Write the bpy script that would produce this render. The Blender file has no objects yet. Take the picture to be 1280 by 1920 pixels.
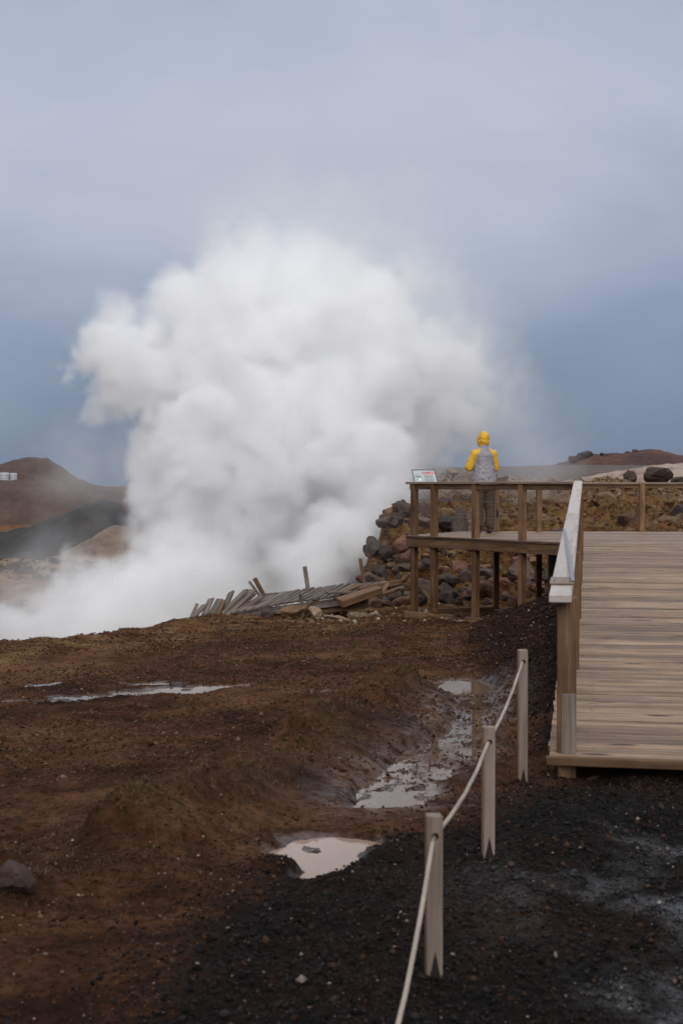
import bpy, bmesh, math, random
import numpy as np
from mathutils import Vector, Matrix, Euler

random.seed(7)
np.random.seed(7)
R = math.radians
scene = bpy.context.scene
COL = scene.collection

# ------------------------------------------------------------------ camera
EYE = 1.6
FPX = 2667.0                       # focal length in photograph pixels (50 mm on a 24x36 frame held upright)
PITCH = math.atan(52 / FPX)
cam_d = bpy.data.cameras.new('camera')
cam = bpy.data.objects.new('camera', cam_d)
COL.objects.link(cam)
cam.location = (0, 0, EYE)
cam.rotation_euler = (R(90) - PITCH, 0, 0)
cam_d.sensor_fit = 'VERTICAL'
cam_d.sensor_height = 36
cam_d.lens = 50
cam_d.clip_end = 20000
cam_d.clip_start = 0.05
cam_d.dof.use_dof = True
cam_d.dof.focus_distance = 22
cam_d.dof.aperture_fstop = 5.6
scene.camera = cam

# ------------------------------------------------------------------ world (overcast)
SUN_EL, SUN_AZ = 30, 176          # azimuth clockwise from +Y
world = bpy.data.worlds.new('World')
scene.world = world
world.use_nodes = True
nt = world.node_tree
nt.nodes.clear()
N = nt.nodes.new
L = nt.links.new
out = N('ShaderNodeOutputWorld')
bg = N('ShaderNodeBackground')
sky = N('ShaderNodeTexSky')
sky.sky_type = 'NISHITA'
sky.sun_disc = False
sky.sun_elevation = R(SUN_EL)
sky.sun_rotation = R(SUN_AZ)
tc = N('ShaderNodeTexCoord')
sep = N('ShaderNodeSeparateXYZ')
L(tc.outputs['Generated'], sep.inputs[0])
# soft cloud bands: noise stretched along the horizon moves the layer limits up and down
mp = N('ShaderNodeMapping')
mp.inputs['Scale'].default_value = (2.2, 2.2, 7.0)
L(tc.outputs['Generated'], mp.inputs[0])
nz = N('ShaderNodeTexNoise')
nz.inputs['Scale'].default_value = 1.3
nz.inputs['Detail'].default_value = 5
nz.inputs['Roughness'].default_value = 0.48
nz.inputs['Distortion'].default_value = 0.3
L(mp.outputs[0], nz.inputs['Vector'])
m1 = N('ShaderNodeMath'); m1.operation = 'MULTIPLY_ADD'
L(nz.outputs['Fac'], m1.inputs[0]); m1.inputs[1].default_value = 0.20; 
m0 = N('ShaderNodeMath'); m0.operation = 'SUBTRACT'
L(sep.outputs['Z'], m0.inputs[0]); m0.inputs[1].default_value = 0.10
L(m0.outputs[0], m1.inputs[2])
ramp = N('ShaderNodeValToRGB')
cr = ramp.color_ramp
cr.interpolation = 'B_SPLINE'
def lin(c):
    return tuple(((v / 255) / 12.92 if v <= 10 else (((v / 255) + 0.055) / 1.055) ** 2.4) for v in c) + (1,)
stops = [(0.0, (106, 122, 150)), (0.06, (115, 131, 158)), (0.12, (141, 153, 177)), (0.19, (173, 181, 199)),
         (0.26, (184, 191, 207)), (0.34, (160, 174, 199)), (0.5, (184, 191, 203)), (1.0, None)]
while len(cr.elements) < len(stops):
    cr.elements.new(0.5)
for e, (p, c) in zip(cr.elements, stops):
    e.position = p
    e.color = lin(c) if c else (1.30, 1.31, 1.33, 1)      # bright overcast overhead
L(m1.outputs[0], ramp.inputs[0])
skm = N('ShaderNodeMix'); skm.data_type = 'RGBA'; skm.blend_type = 'MIX'
sks = N('ShaderNodeMix'); sks.data_type = 'RGBA'; sks.blend_type = 'MULTIPLY'; sks.inputs['Factor'].default_value = 1
L(sky.outputs[0], sks.inputs['A']); sks.inputs['B'].default_value = (0.1, 0.1, 0.1, 1)
skm.inputs['Factor'].default_value = 0.08       # a little clear sky seen through the overcast
# paler, greyer cloud drifting through the layers
mp2 = N('ShaderNodeMapping'); mp2.inputs['Scale'].default_value = (1.5, 1.5, 3.2); mp2.inputs['Location'].default_value = (0.35, 0.1, 0.2)
L(tc.outputs['Generated'], mp2.inputs[0])
nz2 = N('ShaderNodeTexNoise'); nz2.inputs['Scale'].default_value = 2.6; nz2.inputs['Detail'].default_value = 6; nz2.inputs['Roughness'].default_value = 0.52; nz2.inputs['Distortion'].default_value = 0.5
L(mp2.outputs[0], nz2.inputs['Vector'])
cm = N('ShaderNodeMapRange'); cm.interpolation_type = 'SMOOTHSTEP'; L(nz2.outputs['Fac'], cm.inputs[0]); cm.inputs[1].default_value = 0.36; cm.inputs[2].default_value = 0.66
ch = N('ShaderNodeMapRange'); ch.interpolation_type = 'SMOOTHSTEP'; L(sep.outputs['Z'], ch.inputs[0]); ch.inputs[1].default_value = 0.05; ch.inputs[2].default_value = 0.2; ch.inputs[4].default_value = 0.6
cf = N('ShaderNodeMath'); cf.operation = 'MULTIPLY'; L(cm.outputs[0], cf.inputs[0]); L(ch.outputs[0], cf.inputs[1])
clo = N('ShaderNodeMix'); clo.data_type = 'RGBA'; clo.blend_type = 'MULTIPLY'
L(cf.outputs[0], clo.inputs['Factor']); L(ramp.outputs[0], clo.inputs['A']); clo.inputs['B'].default_value = (1.24, 1.17, 1.10, 1)
L(clo.outputs['Result'], skm.inputs['A']); L(sks.outputs['Result'], skm.inputs['B'])
L(skm.outputs['Result'], bg.inputs['Color'])
bg.inputs['Strength'].default_value = 1.0
L(bg.outputs[0], out.inputs['Surface'])

sun_d = bpy.data.lights.new('sun', 'SUN')
sun_d.energy = 1.5
sun_d.angle = R(40)
sun_d.color = (1.0, 0.975, 0.955)
sun = bpy.data.objects.new('sun', sun_d)
COL.objects.link(sun)
sd = Vector((math.sin(R(SUN_AZ)) * math.cos(R(SUN_EL)), math.cos(R(SUN_AZ)) * math.cos(R(SUN_EL)), math.sin(R(SUN_EL))))
sun.rotation_euler = (-sd).to_track_quat('-Z', 'Y').to_euler()
sun.location = (0, -5, 30)

vs = scene.view_settings
vs.view_transform = 'Standard'
vs.look = 'None'
vs.exposure = 0.0
vs.gamma = 1.0
scene.render.engine = 'CYCLES'
cy = scene.cycles
cy.use_denoising = True
cy.max_bounces = 30
cy.diffuse_bounces = 3
cy.glossy_bounces = 3
cy.transmission_bounces = 4
cy.volume_bounces = 24
cy.use_adaptive_sampling = True
cy.adaptive_threshold = 0.03
cy.volume_step_rate = 2.5
cy.sample_clamp_indirect = 6
cy.caustics_reflective = False
cy.caustics_refractive = False

# ------------------------------------------------------------------ helpers
def at(px, py, y):
    """Place a measured direction at its own depth y."""
    u = (px - 640) / FPX
    v = (960 - py) / FPX
    d = Vector((u, math.cos(PITCH) + v * math.sin(PITCH), -math.sin(PITCH) + v * math.cos(PITCH)))
    t = y / d.y
    return Vector((d.x * t, y, EYE + d.z * t))

def link(o, parent=None):
    COL.objects.link(o)
    if parent is not None:
        o.parent = parent
    return o

def tag(o, label=None, cat=None, group=None, kind=None):
    if label: o['label'] = label
    if cat: o['category'] = cat
    if group: o['group'] = group
    if kind: o['kind'] = kind
    return o

def empty(name, loc=(0, 0, 0), rot=(0, 0, 0)):
    o = bpy.data.objects.new(name, None)
    o.empty_display_size = 0.2
    o.location = loc
    o.rotation_euler = rot
    return link(o)

def mesh_from(name, verts, faces, mat=None, smooth=False):
    me = bpy.data.meshes.new(name)
    me.from_pydata([tuple(v) for v in verts], [], faces)
    me.validate()
    if mat: me.materials.append(mat)
    if smooth: me.polygons.foreach_set('use_smooth', [True] * len(me.polygons))
    me.update()
    return me

def mesh_np(name, V, F, mat=None, smooth=False, attrs=None):
    """V (n,3) float, F (m,k) int of equal-sized faces."""
    me = bpy.data.meshes.new(name)
    V = np.ascontiguousarray(V, dtype=np.float32); F = np.ascontiguousarray(F, dtype=np.int32)
    k = F.shape[1]
    me.vertices.add(len(V)); me.vertices.foreach_set('co', V.ravel())
    me.loops.add(F.size); me.loops.foreach_set('vertex_index', F.ravel())
    me.polygons.add(len(F)); me.polygons.foreach_set('loop_start', np.arange(0, F.size, k, dtype=np.int32))
    if smooth: me.polygons.foreach_set('use_smooth', np.ones(len(F), dtype=bool))
    for nm, a in (attrs or {}).items():
        a = np.asarray(a, dtype=np.float32)
        if a.ndim == 1:
            at_ = me.attributes.new(nm, 'FLOAT', 'POINT'); at_.data.foreach_set('value', a)
        else:
            at_ = me.attributes.new(nm, 'FLOAT_COLOR', 'POINT'); at_.data.foreach_set('color', np.c_[a, np.ones(len(a))].astype(np.float32).ravel())
    me.update(calc_edges=True)
    if mat: me.materials.append(mat)
    return me

def obj(name, me, parent=None, loc=(0, 0, 0), rot=(0, 0, 0)):
    o = bpy.data.objects.new(name, me)
    o.location = loc
    o.rotation_euler = rot
    return link(o, parent)

def box_mesh(name, sx, sy, sz, mat, bevel=0.004, origin=(0.5, 0.5, 0.5), jitter=0):
    bm = bmesh.new()
    bmesh.ops.create_cube(bm, size=1)
    for v in bm.verts:
        v.co = Vector(((v.co.x + 0.5 - origin[0]) * sx, (v.co.y + 0.5 - origin[1]) * sy, (v.co.z + 0.5 - origin[2]) * sz))
        if jitter: v.co += Vector([random.uniform(-jitter, jitter) for _ in range(3)])
    if bevel:
        bmesh.ops.bevel(bm, geom=bm.edges[:], offset=bevel, segments=1, affect='EDGES')
    me = bpy.data.meshes.new(name)
    bm.to_mesh(me); bm.free()
    me.materials.append(mat)
    return me

def beam(name, a, b, w, h, mat, parent=None, roll=0.0, bevel=0.006, jitter=0.0):
    """A timber of width w and depth h from a to b; its length runs along local x."""
    a = Vector(a); b = Vector(b)
    d = b - a
    o = obj(name, box_mesh(name, d.length, w, h, mat, bevel, jitter=jitter), parent)
    q = d.to_track_quat('X', 'Z')
    o.rotation_mode = 'QUATERNION'
    from mathutils import Quaternion
    o.rotation_quaternion = q @ Quaternion((1, 0, 0), roll)
    o.location = (a + b) / 2
    return o

def tube_mesh(name, pts, r, mat, seg=8, radii=None):
    pts = [Vector(p) for p in pts]
    V = []; F = []
    up = Vector((0, 0, 1))
    for i, p in enumerate(pts):
        t = (pts[min(i + 1, len(pts) - 1)] - pts[max(i - 1, 0)]).normalized()
        s = t.cross(up)
        if s.length < 1e-4: s = t.cross(Vector((1, 0, 0)))
        s.normalize(); n_ = s.cross(t)
        rr = radii[i] if radii else r
        for k in range(seg):
            a = 2 * math.pi * k / seg
            V.append(p + (s * math.cos(a) + n_ * math.sin(a)) * rr)
    for i in range(len(pts) - 1):
        for k in range(seg):
            k2 = (k + 1) % seg
            F.append((i * seg + k, i * seg + k2, (i + 1) * seg + k2, (i + 1) * seg + k))
    F.append(tuple(range(seg - 1, -1, -1)))
    F.append(tuple(range((len(pts) - 1) * seg, len(pts) * seg)))
    return mesh_from(name, V, F, mat, True)

# value noise ------------------------------------------------------
def _hash(ix, iy, seed):
    h = (ix.astype(np.int64) * 374761393 + iy.astype(np.int64) * 668265263 + seed * 1442695041) & 0xFFFFFFFF
    h = ((h ^ (h >> 13)) * 1274126177) & 0xFFFFFFFF
    h = h ^ (h >> 16)
    return (h & 0xFFFFFF) / float(0xFFFFFF)
def vnoise(x, y, seed=0):
    x = np.asarray(x, float); y = np.asarray(y, float)
    ix = np.floor(x); iy = np.floor(y)
    fx = x - ix; fy = y - iy
    fx = fx * fx * fx * (fx * (fx * 6 - 15) + 10); fy = fy * fy * fy * (fy * (fy * 6 - 15) + 10)
    a = _hash(ix, iy, seed); b = _hash(ix + 1, iy, seed); c = _hash(ix, iy + 1, seed); d = _hash(ix + 1, iy + 1, seed)
    return (a * (1 - fx) + b * fx) * (1 - fy) + (c * (1 - fx) + d * fx) * fy
def fbm(x, y, octs=4, seed=0, gain=0.5):
    s = 0; a = 1; t = 0
    for o in range(octs):
        s = s + a * (vnoise(x * 2 ** o + 17.3 * o, y * 2 ** o - 9.1 * o, seed + o) - 0.5); t += a; a *= gain
    return s / t * 2
def sstep(x):
    x = np.clip(x, 0, 1)
    return x * x * (3 - 2 * x)

# materials --------------------------------------------------------
def new_mat(name):
    m = bpy.data.materials.new(name)
    m.use_nodes = True
    t = m.node_tree
    return m, t, t.nodes['Principled BSDF']

class NB:
    def __init__(s, t): s.t = t
    def n(s, k): return s.t.nodes.new(k)
    def l(s, a, b): s.t.links.new(a, b)
    def noise(s, vec, scale, detail=4, rough=0.55, dist=0.0):
        k = s.n('ShaderNodeTexNoise')
        k.inputs['Scale'].default_value = scale; k.inputs['Detail'].default_value = detail
        k.inputs['Roughness'].default_value = rough; k.inputs['Distortion'].default_value = dist
        if vec is not None: s.l(vec, k.inputs['Vector'])
        return k.outputs['Fac']
    def mapping(s, vec, scale=(1, 1, 1)):
        k = s.n('ShaderNodeMapping'); k.inputs['Scale'].default_value = scale; s.l(vec, k.inputs[0]); return k.outputs[0]
    def ramp(s, fac, stops):
        k = s.n('ShaderNodeValToRGB'); e = k.color_ramp.elements
        while len(e) < len(stops): e.new(0.5)
        for el, (p, c) in zip(e, stops):
            el.position = p; el.color = tuple(c) + (1,) if len(c) == 3 else c
        s.l(fac, k.inputs[0]); return k.outputs[0]
    def mix(s, fac, a, b, mode='MIX'):
        k = s.n('ShaderNodeMix'); k.data_type = 'RGBA'; k.blend_type = mode
        for nm, v in (('Factor', fac), ('A', a), ('B', b)):
            if isinstance(v, (int, float)): k.inputs[nm].default_value = v
            elif isinstance(v, tuple): k.inputs[nm].default_value = v + (1,) if len(v) == 3 else v
            else: s.l(v, k.inputs[nm])
        return k.outputs['Result']
    def math(s, op, a, b=None, c=None):
        k = s.n('ShaderNodeMath'); k.operation = op
        for i, v in enumerate((a, b, c)):
            if v is None: continue
            if isinstance(v, (int, float)): k.inputs[i].default_value = v
            else: s.l(v, k.inputs[i])
        return k.outputs[0]
    def mapr(s, v, a, b, c=0.0, d=1.0):
        k = s.n('ShaderNodeMapRange'); s.l(v, k.inputs[0])
        for i, q in enumerate((a, b, c, d)): k.inputs[i + 1].default_value = q
        return k.outputs[0]
    def attr(s, nm, o='Fac'):
        k = s.n('ShaderNodeAttribute'); k.attribute_name = nm; return k.outputs[o]
    def bump(s, h, strength=0.3, dist=0.01, normal=None):
        k = s.n('ShaderNodeBump'); k.inputs['Strength'].default_value = strength; k.inputs['Distance'].default_value = dist
        s.l(h, k.inputs['Height'])
        if normal is not None: s.l(normal, k.inputs['Normal'])
        return k.outputs[0]
    def rand(s): return s.n('ShaderNodeObjectInfo').outputs['Random']
    def oloc(s): return s.n('ShaderNodeObjectInfo').outputs['Location']
    def coords(s): return s.n('ShaderNodeTexCoord').outputs['Object']
    def geo(s): return s.n('ShaderNodeNewGeometry').outputs['Position']

def wood(name, pale, mid, dark, axis='X', rough=0.62, streak=1.0, stain=None, knots=True, var=0.25):
    """Weathered softwood: grain along the local axis, knots, damp streaks, one tone per piece."""
    m, t, p = new_mat(name); b = NB(t)
    off = b.n('ShaderNodeVectorMath'); off.operation = 'ADD'
    rnd = b.rand()
    sc = b.n('ShaderNodeVectorMath'); sc.operation = 'SCALE'
    cx = b.n('ShaderNodeCombineXYZ')
    for i in range(3): b.l(rnd, cx.inputs[i])
    b.l(cx.outputs[0], sc.inputs[0]); sc.inputs['Scale'].default_value = 37.0
    b.l(b.coords(), off.inputs[0]); b.l(sc.outputs[0], off.inputs[1])
    v = off.outputs[0]
    st = {'X': (1.2, 26, 26), 'Y': (26, 1.2, 26), 'Z': (26, 26, 1.2)}[axis]
    g1 = b.noise(b.mapping(v, st), 1.6, 5, 0.6, 0.6)
    g2 = b.noise(b.mapping(v, tuple(q * 0.35 for q in st)), 1.3, 3, 0.5, 0.3)
    blot = b.noise(v, 2.3, 4, 0.6)
    col = b.ramp(b.math('ADD', b.math('MULTIPLY', g1, 0.6), b.math('MULTIPLY', g2, 0.4)), [(0.3, dark), (0.5, mid), (0.66, pale)])
    col = b.mix(b.math('MULTIPLY', b.mapr(blot, 0.42, 0.68), 0.75 * streak), col, b.mix(1.0, col, (0.45, 0.38, 0.34), 'MULTIPLY'))
    if knots:
        vo = b.n('ShaderNodeTexVoronoi'); vo.inputs['Scale'].default_value = 1.0
        ks = {'X': (1.4, 6, 6), 'Y': (6, 1.4, 6), 'Z': (6, 6, 1.4)}[axis]
        b.l(b.mapping(v, ks), vo.inputs['Vector'])
        col = b.mix(b.mapr(vo.outputs['Distance'], 0.16, 0.09), col, tuple(c * 0.35 for c in dark))
    col = b.mix(1.0, col, b.ramp(rnd, [(0.0, (1 - var,) * 3), (1.0, (1 + var * 0.6,) * 3)]), 'MULTIPLY')
    if stain:
        col = stain(b, col)
    b.l(col, p.inputs['Base Color'])
    b.l(b.mapr(blot, 0.3, 0.7, rough + 0.1, rough - 0.18), p.inputs['Roughness'])
    p.inputs['Specular IOR Level'].default_value = 0.28
    b.l(b.bump(g1, 0.35, 0.006), p.inputs['Normal'])
    return m

def damp_foot(b, col):
    # dark tongue of damp climbing the middle of the post from the soil
    s = b.n('ShaderNodeSeparateXYZ'); b.l(b.coords(), s.inputs[0])
    ax = b.math('ABSOLUTE', s.outputs[0])
    wob = b.math('MULTIPLY', b.noise(b.mapping(b.coords(), (60, 60, 8)), 1, 3), 0.04)
    f = b.math('SUBTRACT', b.math('ADD', 0.075, wob), b.math('ADD', s.outputs[2], b.math('MULTIPLY', ax, 4.5)))
    return b.mix(b.mapr(f, 0.0, 0.015), col, (0.018, 0.011, 0.008))

M = {}
M['deck'] = wood('weathered_deck_wood', (0.43, 0.31, 0.22), (0.30, 0.208, 0.142), (0.105, 0.066, 0.043), 'X', 0.55, 1.0, var=0.42)
M['timber'] = wood('brown_post_timber', (0.28, 0.158, 0.076), (0.155, 0.083, 0.038), (0.055, 0.028, 0.014), 'Z', 0.6, 0.9)
M['beam'] = wood('brown_beam_timber', (0.25, 0.15, 0.075), (0.145, 0.082, 0.039), (0.056, 0.030, 0.015), 'X', 0.6, 0.9)
M['cap'] = wood('pale_rail_wood', (0.60, 0.535, 0.475), (0.52, 0.455, 0.40), (0.36, 0.30, 0.255), 'X', 0.42, 0.2, knots=False, var=0.15)
M['grey_plank'] = wood('grey_plank_wood', (0.27, 0.225, 0.19), (0.16, 0.13, 0.108), (0.055, 0.042, 0.034), 'X', 0.65, 0.8, var=0.35)
M['brown_plank'] = wood('brown_broken_wood', (0.26, 0.155, 0.085), (0.15, 0.084, 0.044), (0.052, 0.028, 0.016), 'X', 0.65, 0.8)
M['rope_post'] = wood('grey_post_wood', (0.31, 0.25, 0.205), (0.23, 0.18, 0.145), (0.12, 0.088, 0.066), 'Z', 0.6, 0.5, damp_foot, knots=False, var=0.12)

def plain(name, col, rough=0.5, metal=0.0, bumpscale=None, strength=0.2, var=0.15, nscale=8):
    m, t, p = new_mat(name); b = NB(t)
    n1 = b.noise(b.coords(), nscale, 4)
    c = b.mix(b.mapr(n1, 0.35, 0.65), tuple(q * (1 - var) for q in col), tuple(min(1, q * (1 + var)) for q in col))
    b.l(c, p.inputs['Base Color'])
    p.inputs['Roughness'].default_value = rough
    p.inputs['Metallic'].default_value = metal
    if bumpscale:
        b.l(b.bump(b.noise(b.coords(), bumpscale, 4), strength, 0.01), p.inputs['Normal'])
    return m
M['steel'] = plain('galvanised_steel', (0.33, 0.33, 0.35), 0.4, 0.9)
M['screw'] = plain('dark_screw', (0.06, 0.05, 0.05), 0.5, 0.6)
M['rope'] = plain('pale_rope', (0.36, 0.305, 0.255), 0.85, 0, 220, 0.5)
M['hole'] = plain('hole_shadowed_wood', (0.09, 0.06, 0.04), 0.8)

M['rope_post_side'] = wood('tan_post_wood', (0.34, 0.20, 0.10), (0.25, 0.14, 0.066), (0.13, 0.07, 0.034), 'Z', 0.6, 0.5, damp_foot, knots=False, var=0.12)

# ------------------------------------------------------------------ terrain
RAMP_O = Vector((1.165, 8.0))
RAMP_S = 0.1736                     # sideways drift of the ramp per metre of depth
def ramp_edge(y): return RAMP_O.x + RAMP_S * (y - RAMP_O.y)

def seg_dist(x, y, pts):
    """distance to a polyline and the parameter (index) of the nearest point"""
    best = np.full(np.shape(x), 1e9); par = np.zeros(np.shape(x))
    for i in range(len(pts) - 1):
        (x0, y0), (x1, y1) = pts[i][:2], pts[i + 1][:2]
        dx, dy = x1 - x0, y1 - y0
        t = np.clip(((x - x0) * dx + (y - y0) * dy) / (dx * dx + dy * dy), 0, 1)
        d = np.hypot(x - x0 - t * dx, y - y0 - t * dy)
        m = d < best
        best = np.where(m, d, best); par = np.where(m, i + t, par)
    return best, par

RIDGE = [(0.62, 13.0), (0.25, 11.2), (-0.12, 9.8), (-0.5, 7.9), (-0.82, 6.7), (-1.02, 5.95), (-1.5, 5.3), (-2.4, 4.9)]
STREAM = [(1.22, 13.6), (1.16, 12.4), (1.02, 11.3), (0.9, 10.3), (0.66, 9.4), (0.36, 8.3), (0.22, 7.45)]
PUDDLES = [  # cx, cy, rx, ry, level
    (-0.13, 6.25, 0.20, 0.25, -0.055), (-0.06, 6.5, 0.2, 0.14, -0.055), (0.07, 6.42, 0.13, 0.13, -0.055), (-0.11, 5.97, 0.11, 0.22, -0.055),
    (-1.3, 13.0, 0.48, 0.26, -0.285), (-1.75, 12.78, 0.33, 0.20, -0.285), (-2.15, 12.52, 0.38, 0.15, -0.285), (-2.55, 12.28, 0.33, 0.12, -0.285), (-1.8, 13.40, 0.33, 0.12, -0.285), (-0.95, 12.98, 0.2, 0.16, -0.285),
    (-0.55, 13.02, 0.22, 0.12, -0.285), (-0.1, 12.75, 0.2, 0.13, -0.285),
    (1.24, 13.6, 0.30, 0.45, -0.335)]

def base_profile(y):
    return np.interp(y, [-12, 0, 3, 4.45, 6.1, 7.8, 12, 16, 20, 24, 30, 3000], [0.35, 0.12, 0.07, 0.04, -0.03, -0.10, -0.25, -0.42, -0.57, -0.69, -0.85, -0.85])

def stream_level(y): return base_profile(y) - 0.040

def puddle_mask(x, y):
    wx = x + 0.10 * fbm(x * 3.1, y * 3.1, 4, 91); wy = y + 0.07 * fbm(x * 3.3 + 9, y * 2.2, 4, 95)
    m = np.zeros(np.shape(x)); lev = np.zeros(np.shape(x))
    for cx, cy_, rx, ry, lv in PUDDLES:
        q = np.hypot((wx - cx) / rx, (wy - cy_) / ry)
        k = sstep((1.25 - q) / 0.5)
        lev = np.where(k > m, lv, lev); m = np.maximum(m, k)
    return m, lev

def ground_fields(x, y):
    x = np.asarray(x, float); y = np.asarray(y, float)
    base = base_profile(y)
    g = {}
    # gravel ridge of turf clods between plain and channel
    rd, rp = seg_dist(x, y, RIDGE)
    rw = 0.30 + 0.12 * fbm(x * 1.7, y * 1.3, 3, 5)
    rh = np.clip(0.18 + 0.17 * fbm(x * 1.9, y * 1.4, 3, 11), 0.02, 0.3)
    rh = rh * np.interp(y, [4.5, 6, 8.5, 10], [0.55, 0.6, 0.65, 0.7])
    ridge = np.exp(-(rd / np.maximum(rw, 0.12)) ** 2)
    z = base + rh * ridge
    # shallow channel on its right
    sd_, sp = seg_dist(x, y, STREAM)
    chan = np.exp(-(sd_ / 0.30) ** 2)
    z = z - 0.03 * chan
    # the plain swells gently
    z = z + 0.07 * fbm(x * 0.28, y * 0.28, 3, 21) * sstep((y - 3) / 6) + 0.06 * fbm(x * 0.9, y * 0.7, 5, 23, 0.6) * sstep((y - 3) / 3)
    fine = 0.026 * fbm(x * 4, y * 4, 5, 31, 0.6) + 0.010 * fbm(x * 17, y * 17, 2, 37)
    clods = 0.7 * np.maximum(0, fbm(x * 5.5, y * 5.0, 4, 41)) ** 1.2 + 0.8 * sstep((fbm(x * 2.2, y * 1.7, 4, 43, 0.6) - 0.02) / 0.12)
    z = z + 0.09 * ridge * clods + fine * np.interp(y, [3, 12, 25], [1, 1.5, 2.0])
    # embankment of dark gravel that carries the ramp
    edge = ramp_edge(y)
    top = np.interp(y, [4, 7.5, 9, 14, 19.5, 21.5, 23.5], [0.0, -0.09, -0.03, 0.08, 0.20, 0.12, -0.75])
    dl = np.maximum(0, edge + 0.05 - x)
    bz = top - 0.43 * dl + 0.07 * fbm(x * 2.0, y * 2.0, 5, 51, 0.6) + fine * 1.5
    k = 0.12
    h = np.clip(0.5 + 0.5 * (bz - z) / k, 0, 1)
    zz = z * (1 - h) + bz * h + k * h * (1 - h)
    on = (y > 7.0) & (y < 23.6)
    berm = np.where(on, h, 0)
    z = np.where(on, zz, z)
    # rim, steaming pit and the land beyond it
    yc = np.interp(x, [-14, -5.2, -4.35, -3.75, -3.3, -3.0, -2.5, -1.8, -0.6, 0.2, 0.8, 1.6, 4], [16.5, 18.0, 18.9, 19.6, 21.4, 21.9, 22.9, 25.6, 26.2, 27.4, 30.5, 32, 34])
    yc = yc + 0.5 * fbm(x * 0.8, y * 0.15, 3, 61)
    p = sstep((y - yc) / 4.5)
    rim = np.exp(-((y - yc + 0.5) / 0.9) ** 2)
    zf = np.interp(y, [18, 30, 41, 46, 50, 57, 61, 66, 90, 150, 400, 3000], [-3.6, -4.1, -4.1, -3.4, -2.7, -1.95, -1.75, -2.3, -2.6, -2.6, -2.6, -2.6])
    zf = zf + 0.5 * fbm(x * 0.22, y * 0.22, 5, 71) + 0.22 * fbm(x * 0.9, y * 0.9, 4, 73)
    zl = z + 0.06 * rim * (1 + fbm(x * 1.2, y * 1.2, 3, 63))
    zl = zl * (1 - p) + zf * p
    # rocky bank behind the platform
    rise = np.interp(y, [26, 27.5, 29, 31, 33, 40, 50, 62, 80, 120, 200, 3000], [-0.69, -0.58, -0.1, 0.35, 0.5, 0.72, 1.0, 1.15, 1.2, 1.2, 1.2, 1.2])
    xb = np.interp(y, [26, 27, 30, 33, 60], [0.1, -0.4, -0.45, -0.05, 0.6])
    mr = sstep((x - xb + 0.6 * fbm(x * 0.7, y * 0.7, 3, 81)) / 1.6) * sstep((y - 25.8) / 1.5)
    rough = np.abs(fbm(x * 0.55, y * 0.55, 5, 83, 0.6))
    rocky = mr * sstep((y - 27) / 3)
    zr = rise + 0.85 * fbm(x * 0.2, y * 0.15, 3, 85) * rocky * sstep((y - 30) / 6) + 0.7 * np.exp(-((x - 1.28) / 0.75) ** 2 - ((y - 30.3) / 1.9) ** 2) + 1.4 * (0.28 - rough) * rocky * np.interp(y, [27, 34, 60, 100], [0.5, 1.0, 1.0, 0.6]) + 0.30 * fbm(x * 2.4, y * 2.4, 5, 87, 0.62) * rocky
    z = zl * (1 - mr) + zr * mr
    # puddles
    for cx, cy_, rx, ry, lv in PUDDLES:          # a low bank keeps each puddle in
        bank = sstep((rx + 0.75 - np.abs(x - cx)) / 0.35) * sstep((ry + 0.75 - np.abs(y - cy_)) / 0.35)
        z = np.where(bank > 0, np.maximum(z, z * (1 - bank) + (lv + 0.016 + 0.012 * fbm(x * 4, y * 4, 3, 94)) * bank), z)
    sw = 0.215 + 0.10 * fbm(x * 2.3, y * 1.7, 3, 98) + np.interp(sp, [0, 2, 4, 6], [0.0, -0.04, 0.03, -0.01])
    sm_ = sstep((sw - sd_) / 0.10 + 0.5)
    z = z * (1 - sm_) + (stream_level(y) - 0.004 + 0.028 * fbm(x * 15, y * 8, 4, 99, 0.75)) * sm_
    pm, lev = puddle_mask(x, y)
    floor_ = lev - 0.012 + 0.03 * fbm(x * 7, y * 5, 4, 97)
    z = z * (1 - pm) + np.minimum(z, floor_) * pm
    # surface kinds
    gr = np.interp(y, [0, 4, 6, 8, 12, 14], [1.0, 1.0, 1.0, 0.85, 0.4, 0.0])
    gx = np.interp(y, [3.0, 4.1, 5.3, 6.2, 7.0, 7.8, 9, 14], [-1.5, -1.25, -1.05, -0.75, -0.1, 0.5, 1.0, 2.1])
    grav = sstep((x - gx + 0.35 * fbm(x * 1.6, y * 1.6, 4, 101)) / 1.3) * gr
    g['gravel'] = np.clip(np.maximum(grav, berm * sstep((x - (edge - np.interp(y, [8, 12, 20], [0.3, 0.9, 2.1]) + 0.5 * fbm(x * 1.4, y * 1.4, 4, 103))) / 1.0)), 0, 1)
    wet = np.exp(-(sd_ / 0.36) ** 2) * sstep((0.5 + fbm(x * 2.5, y * 2.0, 4, 105)) / 0.5)
    wet = np.maximum(wet, np.exp(-(((x - 1.4) / 0.7) ** 2 + ((y - 5.7) / 0.9) ** 2)) * sstep((0.42 + fbm(x * 2.2, y * 1.6, 4, 107)) / 0.5))
    wet = np.maximum(wet, np.exp(-(((x - 0.95) / 0.45) ** 2 + ((y - 4.1) / 0.5) ** 2)) * sstep((0.2 + fbm(x * 2.2, y * 1.6, 4, 109)) / 0.5))
    pmh = sstep(pm * 2)
    g['wet'] = np.clip(np.maximum(wet, 0.8 * pmh), 0, 1)
    g['ochre'] = np.clip(np.maximum(sstep((y - yc + 8.5 + 2.5 * fbm(x * 0.6, y * 0.5, 4, 112)) / 8.0) * (1 - mr) * (0.75 + 0.6 * fbm(x * 0.9, y * 0.9, 4, 111)), mr), 0, 1)
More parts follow.
